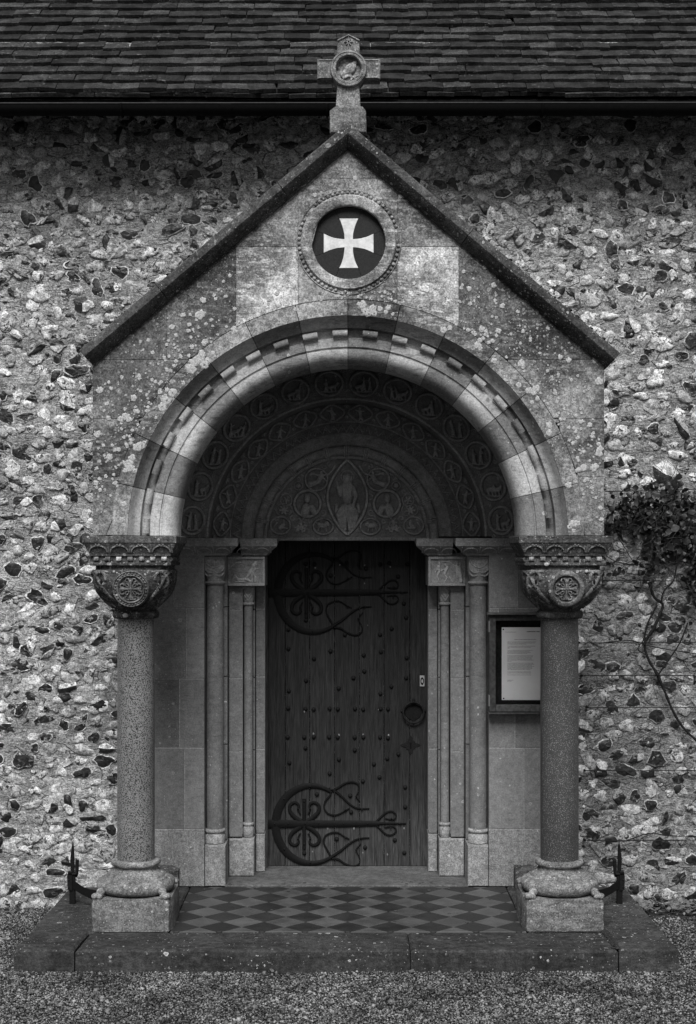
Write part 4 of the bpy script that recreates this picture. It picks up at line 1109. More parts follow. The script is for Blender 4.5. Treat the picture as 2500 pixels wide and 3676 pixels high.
    # imposts
    for (xa, xb, yf, back, nl) in ((-1.14, -.583, -.060, .3, 4), (-.5825, -.382, .135, .5, 2)):
        pr = [(yf, ZT), (yf, 1.834), (yf+.004, 1.831), (yf+.055, 1.795), (yf+.057, 1.783), (back, 1.783), (back, ZT)]
        sxx = lambda v: (v if not mir else -v)
        rA = [(sxx(xa), y, z) for y, z in pr]; rB = []
        for y, z in pr:
            ins = max(0, (1.832-z))*1.35; rB.append((sxx(xb-min(ins, .062)), y, z))
        io = MB().loft([rA, rB]).build('impost', M_CARV, dw, tone=1.0 if nl == 4 else 1.1)
        m = MB(); w_ = .098
        n_ = int((xb-xa-.06)/w_)
        for i in range(n_+1):
            xc = xb-.04-w_*.45-i*w_
            if xc < xa: break
            if xc > -.66 or nl == 2 or True:
                def CP(u, z): return (sxx(u), yf+.004+(1.831-z)/.036*.051-.003, z)
                m.tube([CP(xc+.040*cos(pi*j/8), 1.798+.026*sin(pi*j/8)) for j in range(9)], .0035, 5)
                m.ell(CP(xc-.007, 1.822), (.0055, .0055, .0055), 6, 4); m.ell(CP(xc+.007, 1.822), (.0055, .0055, .0055), 6, 4)
                m.tube([CP(xc+.049, 1.798), CP(xc+.049, 1.828)], .0035, 5)
                for u in (-.03, .012): m.ell((sxx(xc+u), yf, 1.856), (.006, .003, .006), 6, 4)
        m.build('leaf_frieze', M_CARV, io, 60, tone=1.3)
# wall face round the doorway arch
N = 28
m = MB().arcsweep([(1.14, -.003), (.925, -.003), (.925, .2), (1.14, .2)], .0, pi, N, .005, ZC); m.build('arch_backing', M_CARV, dw, 40)
# outer order of medallions: 14 stones
for k in range(14):
    a0, a1 = k*pi/14+.0006, (k+1)*pi/14-.0006
    pr = [(.940, -.125), (.930, -.127), (.905, -.108), (.772, -.012), (.764, -.008), (.757, .000), (.752, .010), (.744, .008), (.738, .016), (.738, .15), (.94, .15)]
    st = MB().arcsweep(pr, a0, a1, 6, 0, ZC).build('medallion_stone', M_CARV, dw, 40, tone=rnd(.6, .72))  # ground toned below its figures, so recess shade is put into the colour
    am = (a0+a1)/2; rm = .833
    e1 = Vector((-sin(am), 0, cos(am))); er = Vector((cos(am), 0, sin(am))); sl = Vector((.133, 0, 0)); L_ = hypot(.133, .096)
    e2 = (er*(.133/L_)+Vector((0, -1, 0))*(.096/L_)); nn = (Vector((0, -1, 0))*(.133/L_)-er*(.096/L_))
    c0 = Vector((rm*cos(am), -.060+(.834-rm)*0, ZC+rm*sin(am)))
    m = MB()
    def TP(u, v, h=0): return tuple(c0+e1*u+e2*v+nn*h)
    R_ = .073
    m.tube([TP(R_*cos(2*pi*i/28), R_*sin(2*pi*i/28), .006) for i in range(29)], .0085, 6)
    m.build('medallion', M_CARV, st, 60, tone=1.15)
    m = MB(); rs = random.Random(k); rx_, rz_ = (-sin(am), cos(am)), (cos(am), sin(am))
    def T2(u, v, h=.008): return TP(u*rx_[0]+v*rz_[0], u*rx_[1]+v*rz_[1], h)
    nf = rs.choice((2, 2, 3))
    for f in range(nf):
        ux = (f-(nf-1)/2)*(.040 if nf == 2 else .030)+rs.uniform(-.005, .005); ln = rs.uniform(-.012, .012); hh = rs.uniform(-.012, .004); k_ = .8 if nf == 3 else 1
        if rs.random() < .25:      # a crouching one
            capsule(m, T2(ux+.012, -.012), T2(ux-.012, -.020), .011, .012, 7); capsule(m, T2(ux+.024, .000), T2(ux+.026, .004), .008, .008, 7); capsule(m, T2(ux-.014, -.025), T2(ux-.004, -.046), .007, .005, 7); capsule(m, T2(ux+.01, -.02), T2(ux+.016, -.046), .006, .005, 7)
        else:
            capsule(m, T2(ux+ln, .034+hh), T2(ux+ln, .038+hh), .0075*k_, .0075*k_, 7); capsule(m, T2(ux+ln*.7, .018+hh), T2(ux, -.008+hh), .010*k_, .009*k_, 7)
            capsule(m, T2(ux-.003, -.012+hh), T2(ux-.008, -.046), .008*k_, .005, 7); capsule(m, T2(ux+.003, -.012+hh), T2(ux+.009, -.046), .008*k_, .005, 7)
            capsule(m, T2(ux+ln, .018+hh), T2(ux+rs.choice((-1, 1))*rs.uniform(.014, .024), rs.uniform(-.006, .034)), .005, .0035, 6)
    m.tube([T2(-.052, -.050, .002), T2(0, -.053, .004), T2(.052, -.050, .002)], .005, 6)
    if rs.random() < .5: m.tube([T2(.050, -.045, .002), T2(.046, .0, .003), T2(.030, .046, .002)], .003, 5); m.ell(T2(.032, .048, .003), (.012, .008, .010), 8, 5)
    fuse(m, 'figure_relief', M_CARV, st, .0035, 1.2)
    m = MB()
    for s1 in (-1, 1):
        for s2 in (-1, 1):
            pts = [TP(s1*.080+.012*cos(t*.9)*(1-t/9)*s1*-1, s2*(.060)+.012*sin(t*.9)*(1-t/9), .001) for t in range(8)]; m.tube(pts, .003, 5)
    m.build('scrollwork', M_CARV, st, 60, tone=1.1)
m = MB().arcsweep([(.752+.008*cos(t), .002+.008*sin(t)) for t in [i*pi/4 for i in range(8)]], .0, pi, 48, 0, ZC); m.build('arch_roll', M_CARV, dw, 60, tone=1.25)
# second order: scalloped figures, zigzag, dotted band
o2 = MB().arcsweep([(.742, .165), (.634, .165), (.632, .172), (.578, .176), (.578, .3), (.742, .3)], 0, pi, 56, 0, ZC).build('carved_order', M_CARV, dw, 40, tone=.66)  # face darker than its reliefs: shade between them painted by tone
MB().arcsweep([(.5775, .168), (.566, .166), (.560, .172), (.522, .205), (.515, .215), (.515, .3), (.5775, .3)], 0, pi, 56, 0, ZC).build('plain_band', M_CARV, dw, 40, tone=1.0)
MB().arcsweep([(.640+.005*cos(t), .166+.006*sin(t)) for t in [i*pi/3 for i in range(6)]], 0, pi, 56, 0, ZC).build('thin_roll', M_CARV, dw, 60, tone=1.1)
m = MB(); fg = MB(); rs = random.Random(5)
for k in range(14):
    am = (k+.5)*pi/14; r0 = .690
    def TP(u, v, y=.158): return ((r0+v)*cos(am)-u*sin(am), y, ZC+(r0+v)*sin(am)+u*cos(am))
    m.tube([TP(.062*cos(t)*(1+.07*cos(4*t)), .043*sin(t)*(1+.07*cos(4*t))) for t in [2*pi*i/24 for i in range(25)]], .0065, 6)
    for s_ in (-1, 1):
        m.tube([TP(s_*(.076-.009*cos(t)*(1-t/7)), .030+.009*sin(t)*(1-t/7), .162) for t in range(6)], .004, 5); m.tube([TP(s_*(.076-.009*cos(t)*(1-t/7)), -.030+.009*sin(t)*(1-t/7), .162) for t in range(6)], .004, 5)
    ln = rs.uniform(-.01, .01)
    def QP(u, v, y=.156): return (r0*cos(am)+u, y, ZC+r0*sin(am)+v)
    capsule(fg, QP(ln, .026), QP(ln, .029), .0075, .0075, 7); capsule(fg, QP(ln*.6, .010), QP(0, -.012), .011, .010, 7); capsule(fg, QP(0, -.012), QP(-.008, -.036), .008, .006, 7); capsule(fg, QP(0, -.012), QP(.010, -.036), .008, .006, 7)
    capsule(fg, QP(ln, .012), QP(ln-.024, rs.uniform(-.01, .02)), .006, .004, 6); capsule(fg, QP(ln, .012), QP(ln+.024, rs.uniform(-.012, .02)), .006, .004, 6)
m.build('scallop_frames', M_CARV, o2, 60, tone=1.2)
fuse(fg, 'figure_reliefs', M_CARV, o2, .003, 1.3)
m = MB(); pts = []
for i in range(85):
    a = pi*i/84; r = .604+(.018 if i % 2 else -.018); pts.append((r*cos(a), .168, ZC+r*sin(a)))
m.tube(pts, .007, 5); m.build('zigzag_moulding', M_CARV, o2, 30, tone=1.15)
m = MB()
for i in range(42):
    a = pi*(i+.5)/42
    m.ell((.604*cos(a), .170, ZC+.604*sin(a)), (.006, .006, .006), 6, 4)
    for dr in (-.010, .010):
        r = .543+dr; m.ell((r*cos(a+dr), .188-dr*.9, ZC+r*sin(a+dr)), (.005, .007, .005), 6, 4)
m.build('pellet_band', M_CARV, o2, 60, tone=1.2)
# banded roll
rl = MB().arcsweep([(.487+.026*cos(t), .243+.026*sin(t)) for t in [i*pi/6 for i in range(12)]], 0, pi, 56, 0, ZC).build('banded_roll', M_CARV, dw, 60, tone=1.1)
MB().arcsweep([(.513, .23), (.520, .214), (.525, .23), (.525, .3), (.51, .3)], 0, pi, 56, 0, ZC).build('arch_fillet', M_CARV, rl, 40, tone=1.3)
for k in range(13):
    a = radians(12+13*k); m = MB()
    for d_ in (-.022, 0, .022):
        aa = a+d_; er = (cos(aa), sin(aa)); w_ = .033 if d_ else .036
        pts = [((.487+w_*cos(t))*er[0], .243-w_*sin(t), ZC+(.487+w_*cos(t))*er[1]) for t in [2*pi*i/14 for i in range(15)]]
        m.tube(pts, .0042, 5)
    m.build('band', M_CARV, rl, 60, tone=1.4)
MB().arcsweep([(.452+.011*cos(t), .255+.011*sin(t)) for t in [i*pi/4 for i in range(8)]], 0, pi, 48, 0, ZC).build('inner_roll', M_CARV, dw, 60, tone=1.1)
MB().arcsweep([(.475, .26), (.44, .262), (.44, .4), (.475, .4)], 0, pi, 48, 0, ZC).build('inner_ring', M_CARV, dw, 40, tone=1.0)
# tympanum
YT = .275
tp = [(.45*cos(pi*i/36), ZC+.001+.45*sin(pi*i/36)) for i in range(37)]
ty = MB().prism(tp, YT, .43, 0).build('tympanum', M_CARV, dw, tone=.8)  # darker than the carvings on it, recess shade carried by the tone
kt = .4428*kk(YT)
def U(x, z, h=0.0): return (X(900+x*.4428, YT), YT-h, Z(1600+z*.4428, YT))
m = MB(); m.tube([(-.46, YT-.006, ZC-.004), (.46, YT-.006, ZC-.004)], .011, 8)
for i in range(60): m.tube([(-.45+i*.0152, YT-.016, ZC+.004), (-.44+i*.0152, YT-.016, ZC-.012)], .003, 5)
m.build('rope_moulding', M_CARV, ty, 50, tone=1.0)
MB().box(-.47, .47, YT+.02, .46, ZC-.004, ZC+.002).build('lintel_soffit', M_CARV, ty)
m = MB(); pts = []
for i in range(25):
    t = i/24; zz = 118+602*t; w_ = 160*sin(pi*t)**.82; pts.append((785+w_, zz))
m.tube([U(x, z, .009) for x, z in pts], .010, 6); m.tube([U(1570-x, z, .009) for x, z in pts], .010, 6)
m.build('mandorla', M_CARV, ty, 60, tone=1.5)
m = MB()
def cps(lst):
    for a, b, ra, rb, h in lst: capsule(m, U(a[0], a[1], h*1.5+.006), U(b[0], b[1], h*1.5+.006), ra*kt, rb*kt, 8)
cps([((785, 255), (785, 280), 30, 24, .004), ((757, 250), (758, 300), 10, 9, .003), ((815, 250), (815, 300), 10, 9, .003), ((785, 330), (785, 430), 52, 46, .000), ((745, 330), (725, 400), 20, 17, .004), ((725, 400), (708, 330), 16, 12, .006), ((705, 320), (700, 290), 11, 5, .008), ((830, 340), (855, 410), 20, 18, .004), ((855, 410), (835, 475), 17, 12, .008), ((835, 475), (833, 490), 14, 12, .010),
     ((760, 500), (720, 560), 34, 36, .004), ((815, 500), (845, 560), 34, 36, .004), ((725, 560), (745, 650), 34, 30, .002), ((845, 560), (830, 650), 34, 30, .002), ((760, 560), (765, 665), 22, 14, .004), ((805, 560), (800, 665), 22, 14, .004), ((785, 520), (785, 560), 40, 30, .002), ((770, 675), (760, 690), 11, 9, .006), ((800, 675), (808, 690), 11, 9, .006), ((700, 480), (690, 540), 14, 10, .0), ((870, 480), (885, 540), 14, 10, .0)])
fig = fuse(m, 'enthroned_figure', M_CARV, ty, .0026, 1.5)
m = MB(); m.ring(U(785, 0)[0], YT-.002, U(0, 252)[2], 50*kt, .003, 24, 5)
for s_ in (-1, 1):
    for q in range(4): m.tube(crom([U(785+s_*(12+q*14), 500, .028), U(785+s_*(20+q*16), 560, .024), U(785+s_*(14+q*15), 640, .018)], 4), .0018, 5)
m.build('halo_and_folds', M_CARV, ty, 60, tone=1.4)
def roundelT(x, z, rx, rz=None, thick=.0075):
    rz = rz or rx; mm = MB(); c = U(x, z)
    mm.ring(c[0], YT-.007, c[2], rx*kt, thick, 28, 6, sz=rz/rx); mm.build('carved_roundel', M_CARV, ty, 60, tone=1.25)
for x in (535, 1035): roundelT(x, 275, 90, None, .008)
for x in (462, 1105): roundelT(x, 470, 106, None, .0105)
for x in (290, 1277): roundelT(x, 440, 46, 50, .004)
for x in (272, 1293): roundelT(x, 520, 66, 52, .004)
for x in (243, 1322): roundelT(x, 647, 80, 70)
for x in (590, 971): roundelT(x, 655, 80, 64)
for x in (388, 1180): roundelT(x, 325, 34, None, .004)
m = MB()
for s_ in (-1, 1):
    f = lambda x: 785+s_*(785-x) if s_ == 1 else x
    f = (lambda x: x) if s_ == -1 else (lambda x: 1568-x)
    cps([((f(575), 215), (f(575), 225), 15, 14, .003), ((f(570), 250), (f(555), 290), 22, 24, .001), ((f(555), 290), (f(490), 315), 22, 26, .001), ((f(580), 245), (f(640), 230), 9, 7, .004), ((f(640), 230), (f(685), 170), 8, 11, .004), ((f(550), 240), (f(490), 220), 10, 6, .001), ((f(590), 260), (f(620), 290), 8, 6, .004), ((f(520), 225), (f(480), 240), 8, 5, .001), ((f(480), 300), (f(465), 320), 16, 10, .0)])
    cps([((f(460), 415), (f(460), 440), 27, 24, .004), ((f(450), 500), (f(440), 540), 36, 40, .0), ((f(500), 500), (f(520), 545), 26, 26, .0), ((f(440), 520), (f(480), 500), 12, 10, .008), ((f(480), 500), (f(510), 520), 11, 9, .008)])
    cps([((f(270), 610), (f(272), 620), 13, 12, .004), ((f(270), 640), (f(240), 665), 17, 20, .001), ((f(215), 625), (f(190), 660), 10, 5, .002), ((f(250), 665), (f(300), 670), 9, 7, .003)])
    cps([((f(560), 640), (f(600), 650), 20, 22, .001), ((f(620), 628), (f(630), 640), 17, 14, .004), ((f(560), 660), (f(545), 690), 6, 5, .001), ((f(575), 660), (f(580), 695), 6, 5, .001), ((f(610), 660), (f(615), 695), 6, 5, .001), ((f(545), 640), (f(525), 615), 6, 4, .001)])
    for (cx_, cz_, n_, R_) in ((290, 440, 5, 26), (272, 520, 7, 34), (413, 615, 5, 30), (380, 670, 4, 24), (445, 670, 4, 24), (413, 665, 6, 34), (388, 325, 5, 14)):
        for i in range(n_):
            a = 2*pi*i/n_+.3; cps([((f(cx_), cz_), (f(cx_+R_*cos(a)), cz_+R_*sin(a)), 5, 9, .001)])
fuse(m, 'relief_figures', M_CARV, ty, .0026, 1.35)
m = MB(); rs = random.Random(9)
for s_ in (-1, 1):
    f = (lambda x: x) if s_ == -1 else (lambda x: 1568-x)
    for (cx_, cz_, R_) in ((320, 370, 26), (430, 225, 26), (390, 270, 20), (600, 420, 34), (590, 540, 32), (345, 590, 26), (490, 610, 22), (210, 590, 20), (620, 370, 22), (330, 540, 18), (600, 170, 24), (640, 150, 20), (690, 690, 22), (170, 690, 16), (480, 170, 18), (350, 245, 18), (260, 385, 18), (570, 590, 18), (640, 600, 18), (610, 480, 18), (530, 170, 20), (200, 500, 18)):
        sgn = rs.choice((-1, 1)); ph = rs.uniform(0, 6.3)
        pts = [U(f(cx_+R_*(1-t/11)*cos(ph+sgn*t*.75)), cz_+R_*(1-t/11)*sin(ph+sgn*t*.75), .001) for t in range(10)]
        m.tube(pts, [.0062-.0003*t for t in range(10)], 5); m.ell(U(f(cx_), cz_, .001), (.004, .004, .004), 6, 4)
m.build('foliage_scrolls', M_CARV, ty, 60, tone=1.2)
m = MB(); m.tube(crom([(X(1578, -.02), .03, ZT+.006), (X(1700, -.02), .0, ZT+.005), (X(1856, -.05), -.03, ZT+.006)], 4), .0055, 7); m.build('lead_cable', M_IRON, dw, 60)
# wall respond plinths behind the columns
for sx in (-1, 1):
    x0, x1 = (-1.12, X(643, -.03)) if sx < 0 else (-X(643, -.03), 1.13)
    zt = Z(3107, -.02)
    m = MB(); m.loft([[(x0, -.075, 0.002), (x1, -.075, 0.002), (x1, .0, 0.002), (x0, .0, 0.002)], [(x0, -.075, .10), (x1, -.075, .10), (x1, .0, .10), (x0, .0, .10)], [(x0, -.003, zt), (x1-.045, -.003, zt), (x1-.045, .0, zt), (x0, .0, zt)]])
    m.build('respond_plinth', M_CAP, dw, tone=1.4)

# ---------------------------------------------------------------- door
door = thing('oak_door', (0, .49, .008), 'dark oak plank door with iron C-hinges, studs and ring handle', 'door')
YD = .47
jx = [962, 1025, 1112.5, 1201.5, 1290.5, 1379.5, 1472, 1543]
for i in range(7):
    x0, x1 = X(jx[i], YD)+.0012, X(jx[i+1], YD)-.0012
    MB().box(x0, x1, YD+rnd(-.0008, .0008)-(.0 if i != 6 else .003), YD+.045, .009, 1.93, .0022).build('plank', M_WOOD, door, tone=[.85, 1.0, 1.15, .95, 1.05, .9, 1.15][i])
MB().box(-.47, .48, YD+.046, YD+.06, .008, 1.93).build('door_backing', M_SOF, door)
fr = thing('door_frame', (0, .44, .008), 'narrow timber frame strips either side of the oak door', 'door frame')
for x0, x1 in ((X(953, .44), X(962.5, .44)), (X(1541, .44), X(1549, .44))): MB().box(x0, x1, .435, .50, .008, 1.93, .002).build('frame_post', M_WOOD, fr, tone=1.5)
YH = YD-.012
def hinge(ox, oy):
    s = .4048; h = MB()
    def H(x, z): return (X(ox+x*s, YH), Z(oy+z*s, YH))
    kz = s*kk(YH)
    def rb(pts, w, dy=0.0, sm=5, th=.010):
        C = crom([H(*p) for p in pts], sm) if len(pts) > 2 else [H(*p) for p in pts]
        if isinstance(w, tuple): W_ = [(w[0]+(w[1]-w[0])*i/(len(C)-1))*kz for i in range(len(C))]
        else: W_ = w*kz
        m = MB(); m.ribbon(C, W_, YH+dy, th); return m
    st = rb([(88, 511), (130, 511), (560, 510), (1000, 508), (1090, 508)], (80, 34), -.003).build('strap_hinge', M_IRON, door, 40, tone=1.0)
    parts = []
    rb([(1090, 508), (1200, 508), (1325, 508)], (20, 5)).build('strap_tip', M_IRON, st, 40)
    C = []; Ws = []
    for i in range(41):
        a = radians(-56-(248)*i/40); C.append(H(486+318*cos(a), 517+345*sin(a))); t = abs(i-20)/20; Ws.append((76-52*t**1.4)*kz)
    MB().ribbon(C, Ws, YH-.001, .010).build('crescent', M_IRON, st, 40)
    tl = [([(655, 215), (700, 225), (760, 275), (830, 340), (900, 375), (1000, 375)], (24, 6)), ([(655, 215), (700, 205), (780, 155), (850, 140), (900, 165), (905, 220), (885, 270), (915, 312)], (18, 6)), ([(640, 195), (655, 250), (610, 310), (598, 370), (630, 418), (690, 435), (750, 415), (825, 372)], (18, 6)),
          ([(640, 820), (740, 755), (820, 690), (900, 645), (1000, 635)], (24, 6)), ([(640, 820), (720, 827), (780, 865), (850, 888), (905, 870), (915, 820), (885, 745), (922, 688)], (18, 6)), ([(665, 825), (640, 770), (598, 690), (605, 625), (660, 592), (720, 590), (770, 620), (822, 647)], (18, 6)),
          ([(1050, 502), (1100, 455), (1150, 412), (1200, 402), (1235, 430), (1230, 465), (1195, 475), (1140, 465)], (16, 7)), ([(1050, 516), (1110, 572), (1150, 606), (1200, 610), (1238, 578), (1225, 545), (1190, 535), (1135, 545)], (16, 7))]
    for p, w in tl: rb(p, w, .001).build('scroll', M_IRON, st, 40)
    rb([(421, 290), (421, 400), (421, 600), (421, 735)], 32, -.001).build('cross_bar', M_IRON, st, 40)
    for p in ([(395, 490), (350, 462), (300, 410), (295, 350), (335, 322), (372, 345), (366, 385), (388, 428)], [(445, 490), (500, 455), (550, 400), (548, 345), (505, 322), (468, 345), (476, 385), (455, 425)]):
        rb(p, (42, 10), -.0005).build('scroll', M_IRON, st, 40); rb([(x, 1024-z) for x, z in p], (42, 10), -.0005).build('scroll', M_IRON, st, 40)
    for (x, z) in ((160, 508), (280, 508), (432, 508), (550, 505), (770, 508), (985, 508), (421, 310), (421, 690), (245, 735), (475, 852), (245, 290), (475, 178), (368, 375), (475, 375), (368, 640), (475, 640), (935, 380), (785, 385), (880, 268), (785, 630), (930, 635), (880, 740), (1195, 462), (1190, 545), (1270, 508)):
        p = H(x, z); MB().ell((p[0], YH-.003, p[1]), (.0055, .005, .0055), 7, 4).build('rivet', M_IRON, st, 60, tone=2.2)
hinge(930, 1920); hinge(922, 1920+830.6)
st1 = [(415, 258), (493, 258), (778, 248), (1075, 262), (1155, 250), (1315, 262), (950, 300), (1235, 370), (1285, 608), (1305, 733), (1178, 832), (1075, 885), (762, 886), (262, 840), (262, 1010), (488, 1098), (635, 1030), (930, 1067), (1083, 1038), (1310, 1090), (935, 1210), (838, 1268), (708, 1360), (418, 1293), (265, 1383), (1305, 1268), (1175, 1345), (1078, 1408), (418, 758), (637, 360)]
st2 = [(260, 105), (413, 110), (485, 115), (627, 108), (700, 112), (852, 108), (925, 115), (1080, 110), (1145, 112), (255, 362), (402, 362), (487, 358), (622, 360), (698, 362), (850, 362), (927, 362), (1075, 362), (1145, 368), (413, 458), (850, 475), (710, 558), (270, 588), (627, 683), (1020, 600), (1138, 550), (1238, 512), (1070, 717), (922, 752), (1298, 805), (1297, 980), (515, 868), (818, 1025), (810, 880), (690, 1265), (403, 1390), (942, 1340), (1205, 1275), (1290, 1387)]
sm = None
for (x, z), oy in [(p, 1920) for p in st1]+[(p, 2500) for p in st2]:
    px, pz = X(930+x*.4048, YD-.006), Z(oy+z*.4048, YD-.006)
    if sm is None:
        m = MB(); m.loft([[(r*cos(2*pi*i/8), y, r*sin(2*pi*i/8)) for i in range(8)] for r, y in ((.0125, .008), (.0125, .002), (.009, -.005), (.004, -.008))]); sm = m
        me = bpy.data.meshes.new('stud'); me.from_pydata(sm.v, [], sm.f); me.materials.append(M_IRON); me.update(); fixn(me)
    o = link('stud', me, door, tone=1.8); o.location = (px, YD-.006, pz); o.rotation_euler = (0, rnd(0, 3), 0)
m = MB()   # pale worn spots left by lost nails
for x, z, r in ((718, 268, 6), (938, 268, 7), (1165, 285, 7), (425, 290, 7), (500, 292, 7), (937, 430, 5), (965, 802, 4)): m.ell((X(930+x*.4048, YD), YD-.0005, Z(1920+z*.4048, YD)), (r*.0006, .0012, r*.0009), 8, 4)
for x, z, r in ((405, 133, 8), (622, 122, 5), (1062, 118, 6), (484, 332, 8), (710, 342, 8), (925, 340, 8), (1150, 345, 9), (612, 1172, 8), (843, 1170, 9), (1068, 1168, 9), (1288, 1170, 8), (1140, 1402, 8), (475, 1378, 6), (692, 1385, 6), (922, 1386, 6)): m.ell((X(930+x*.4048, YD), YD-.0005, Z(2500+z*.4048, YD)), (r*.0006, .0012, r*.0009), 8, 4)
m.build('filled_nail_hole', M_DUST, door, 60, stuff=True, tone=.55)
hc = (X(1484.6, YD), Z(2556, YD)); 
plt = MB(); plt.prism([(hc[0]+r*cos(2*pi*i/24), hc[1]+.006+r*1.05*sin(2*pi*i/24)) for i in range(24) for r in [.050 if i % 6 else .062]], YD-.006, YD+.002, .002)
pl_ = plt.build('handle_plate', M_IRON, door, tone=1.2)
for a in (0, 90, 180, 270):
    MB().ell((hc[0]+.066*cos(radians(a)), YD-.006, hc[1]+.006+.066*sin(radians(a))), (.008, .006, .008), 7, 4).build('plate_boss', M_IRON, pl_, 60, tone=2.0)
m = MB(); m.ring(hc[0], YD-.026, hc[1]+.0, 37*kk(YD), .0058, 36, 8); m.build('ring_handle', M_IRON, door, 60, tone=2.6)
m = MB(); m.ell((hc[0], YD-.018, hc[1]+37*kk(YD)), (.012, .018, .012), 9, 6); m.build('handle_boss', M_IRON, door, 60, tone=1.5)
ec = (X(1474.5, YD), Z(2675, YD)); pts = []
for i in range(32):
    a = 2*pi*i/32; r = .040+.012*cos(4*a)+.006*cos(8*a); pts.append((ec[0]+r*cos(a), ec[1]+r*.95*sin(a)))
es = MB().prism(pts, YD-.005, YD+.002, .0015).build('keyhole_plate', M_IRON, door, tone=1.9)
MB().prism([(ec[0]-.004, ec[1]-.020), (ec[0]+.004, ec[1]-.020), (ec[0]+.004, ec[1]+.004), (ec[0]+.007, ec[1]+.010), (ec[0], ec[1]+.018), (ec[0]-.007, ec[1]+.010), (ec[0]-.004, ec[1]+.004)], YD-.0062, YD-.004, 0).build('keyhole', M_BACK, es, tone=.5)
lp = (X(1516, YD), Z(2444.5, YD))
lk = MB().box(lp[0]-.0135, lp[0]+.0135, YD-.008, YD+.001, lp[1]-.031, lp[1]+.031, .0015).build('lock_plate', M_PLATE, door)
m = MB(); m.ring(lp[0], YD-.009, lp[1], .0075, .0025, 20, 6, sz=2.2); m.build('cylinder_lock', M_IRON, lk, 60, tone=3)

# ---------------------------------------------------------------- notice case
nc = thing('notice_case', (X(1895, -.05), -.03, Z(2565, -.05)), 'glazed oak notice case on the ashlar beside the right column', 'notice board')
YN = -.065
n0, n1, nt, nb = X(1757, YN), X(2030, YN), Z(2209, YN), Z(2556, YN)
sw = .036
MB().box(n0, n0+sw*1.0, YN, -.001, nb, nt, .003).build('frame_stile', M_FRAME, nc, tone=1.0)
MB().box(n1-sw, n1, YN, -.001, nb, nt, .003).build('frame_stile', M_FRAME, nc, tone=1.0)
MB().box(n0+sw, n1-sw, YN+.001, -.001, nt-.030, nt, .003).build('frame_rail', M_FRAME, nc, tone=.8)
MB().box(n0+sw, n1-sw, YN+.001, -.001, nb, nb+.038, .003).build('frame_rail', M_FRAME, nc, tone=1.5)
MB().box(n0-.012, n1+.012, YN-.022, -.001, nt+.002, nt+.013, .003).build('top_board', M_FRAME, nc, tone=1.6)
MB().box(n0-.004, n1+.004, YN-.008, -.001, nb-.012, nb-.003, .002).build('bottom_board', M_FRAME, nc, tone=1.3)
MB().box(n0+sw, n1-sw, -.03, -.001, nb+.038, nt-.03, 0).build('pinboard', M_BACK, nc)
for zz in (nt-.06, nb+.06):
    MB().box(n0-.003, n0+.004, YN-.002, YN+.03, zz-.03, zz+.03, .001).build('hinge', M_PLATE, nc, tone=.45)
YP = -.0335
p0, p1, ptp, pb = X(1802, YP), X(1991, YP), Z(2252, YP), Z(2513, YP)
pap = MB().box(p0, p1, YP, YP+.0012, pb, ptp, 0).build('notice_sheet', M_PAPER, nc)
for a, b in ((p0+.008, ptp-.011), (p0+.010, pb+.009)): MB().ell((a, YP-.002, b), (.0042, .003, .0042), 8, 5).build('drawing_pin', M_IRON, nc, 60)
def text(body, x, z, size, bold=.00014):
    cu = bpy.data.curves.new('t', 'FONT'); cu.body = body; cu.size = size; cu.space_line = 1.0; cu.resolution_u = 1; cu.offset = bold
    o = bpy.data.objects.new('tmp', cu); COL.objects.link(o); dg = bpy.context.evaluated_depsgraph_get()
    me = bpy.data.meshes.new_from_object(o.evaluated_get(dg)); bpy.data.objects.remove(o); bpy.data.curves.remove(cu)
    me.transform(Matrix.Translation((x, YP-.0009, z)) @ Matrix.Rotation(pi/2, 4, 'X')); me.materials.clear(); me.materials.append(M_INK); me.name = 'printed_text'
    return link('printed_text', me, pap)
def nz_(z, base): return Z(base+z*.10753, YP)
def nx_(x): return X(1780+x*.10753, YP)
text('PARISHWARDEN  PARISH', nx_(1040), nz_(362, 2230), .0062, .0004)
text('Church, Parish & Village, July 2021', nx_(325), nz_(370, 2230), .0042)
text('Welcome to the Church of St Mary the Virgin, and Ancient Priory', nx_(625), nz_(622, 2230), .0044, .0002)
paras = [(690, ['Welcome to, and call in at this wonderful church. Congregations established centuries since', 'village settlement to the call of the outlying communities, all from the same place and so', 'the ancient walls and floors at your side remain for the visitor.']),
         (830, ['The church holds a rare collection of carvings, fully conserved, telling a wonderful of very', 'Genesis - and the grand entrance is a famous work of a master in the valley', 'stones.']),
         (972, ['As usual, we are still welcoming visitors, daily. Our services are broadcast on the', 'church website. Although the Vestry remains closed to visitors, we can', 'take part in the morning Sunday services, details of which are on the porch', 'where the timetable on the noticeboard is kept for you to read.']),
         (1150, ['Should you enjoy your visit and wish to help, kindly use the donation box near the', 'Old Chapel, by the West door, and the wall safe, both have been used very gladly', 'many thanks for the care of the building. Conservation of the English heritage', 'and the council of the church. Without assistance, the fabric cannot be held for', 'visitors to the church. Register to Gift Aid, with the Gift Aid form on the table in the', 'church porch.']),
         (1398, ['Services here are regularly held on the first Sunday at 10 o clock and the evensong', 'on Sundays at 3.30 pm. For the more traditional, our choir sings the psalms at six each', 'month in the evening and at the carol services, carrying on the tradition of the', 'church as at Easter. Concerts, in which the church becomes a hall for music, are held', 'from May to early August with local musicians to come, and refreshments at the', 'evening. All proceeds are kept for the repair and upkeep of the church roof and', 'tower, the village churchyard and the paths for visitors to see all the time.']),
         (1690, ['The church is also open for weddings and baptisms of families. If you would', 'generally like to know more about the church, contact the office at any time.'])]
for z0, lines in paras:
    for i, ln in enumerate(lines): text(ln, nx_(392), nz_(z0+8+i*36.5, 2230), .0041, .00016)
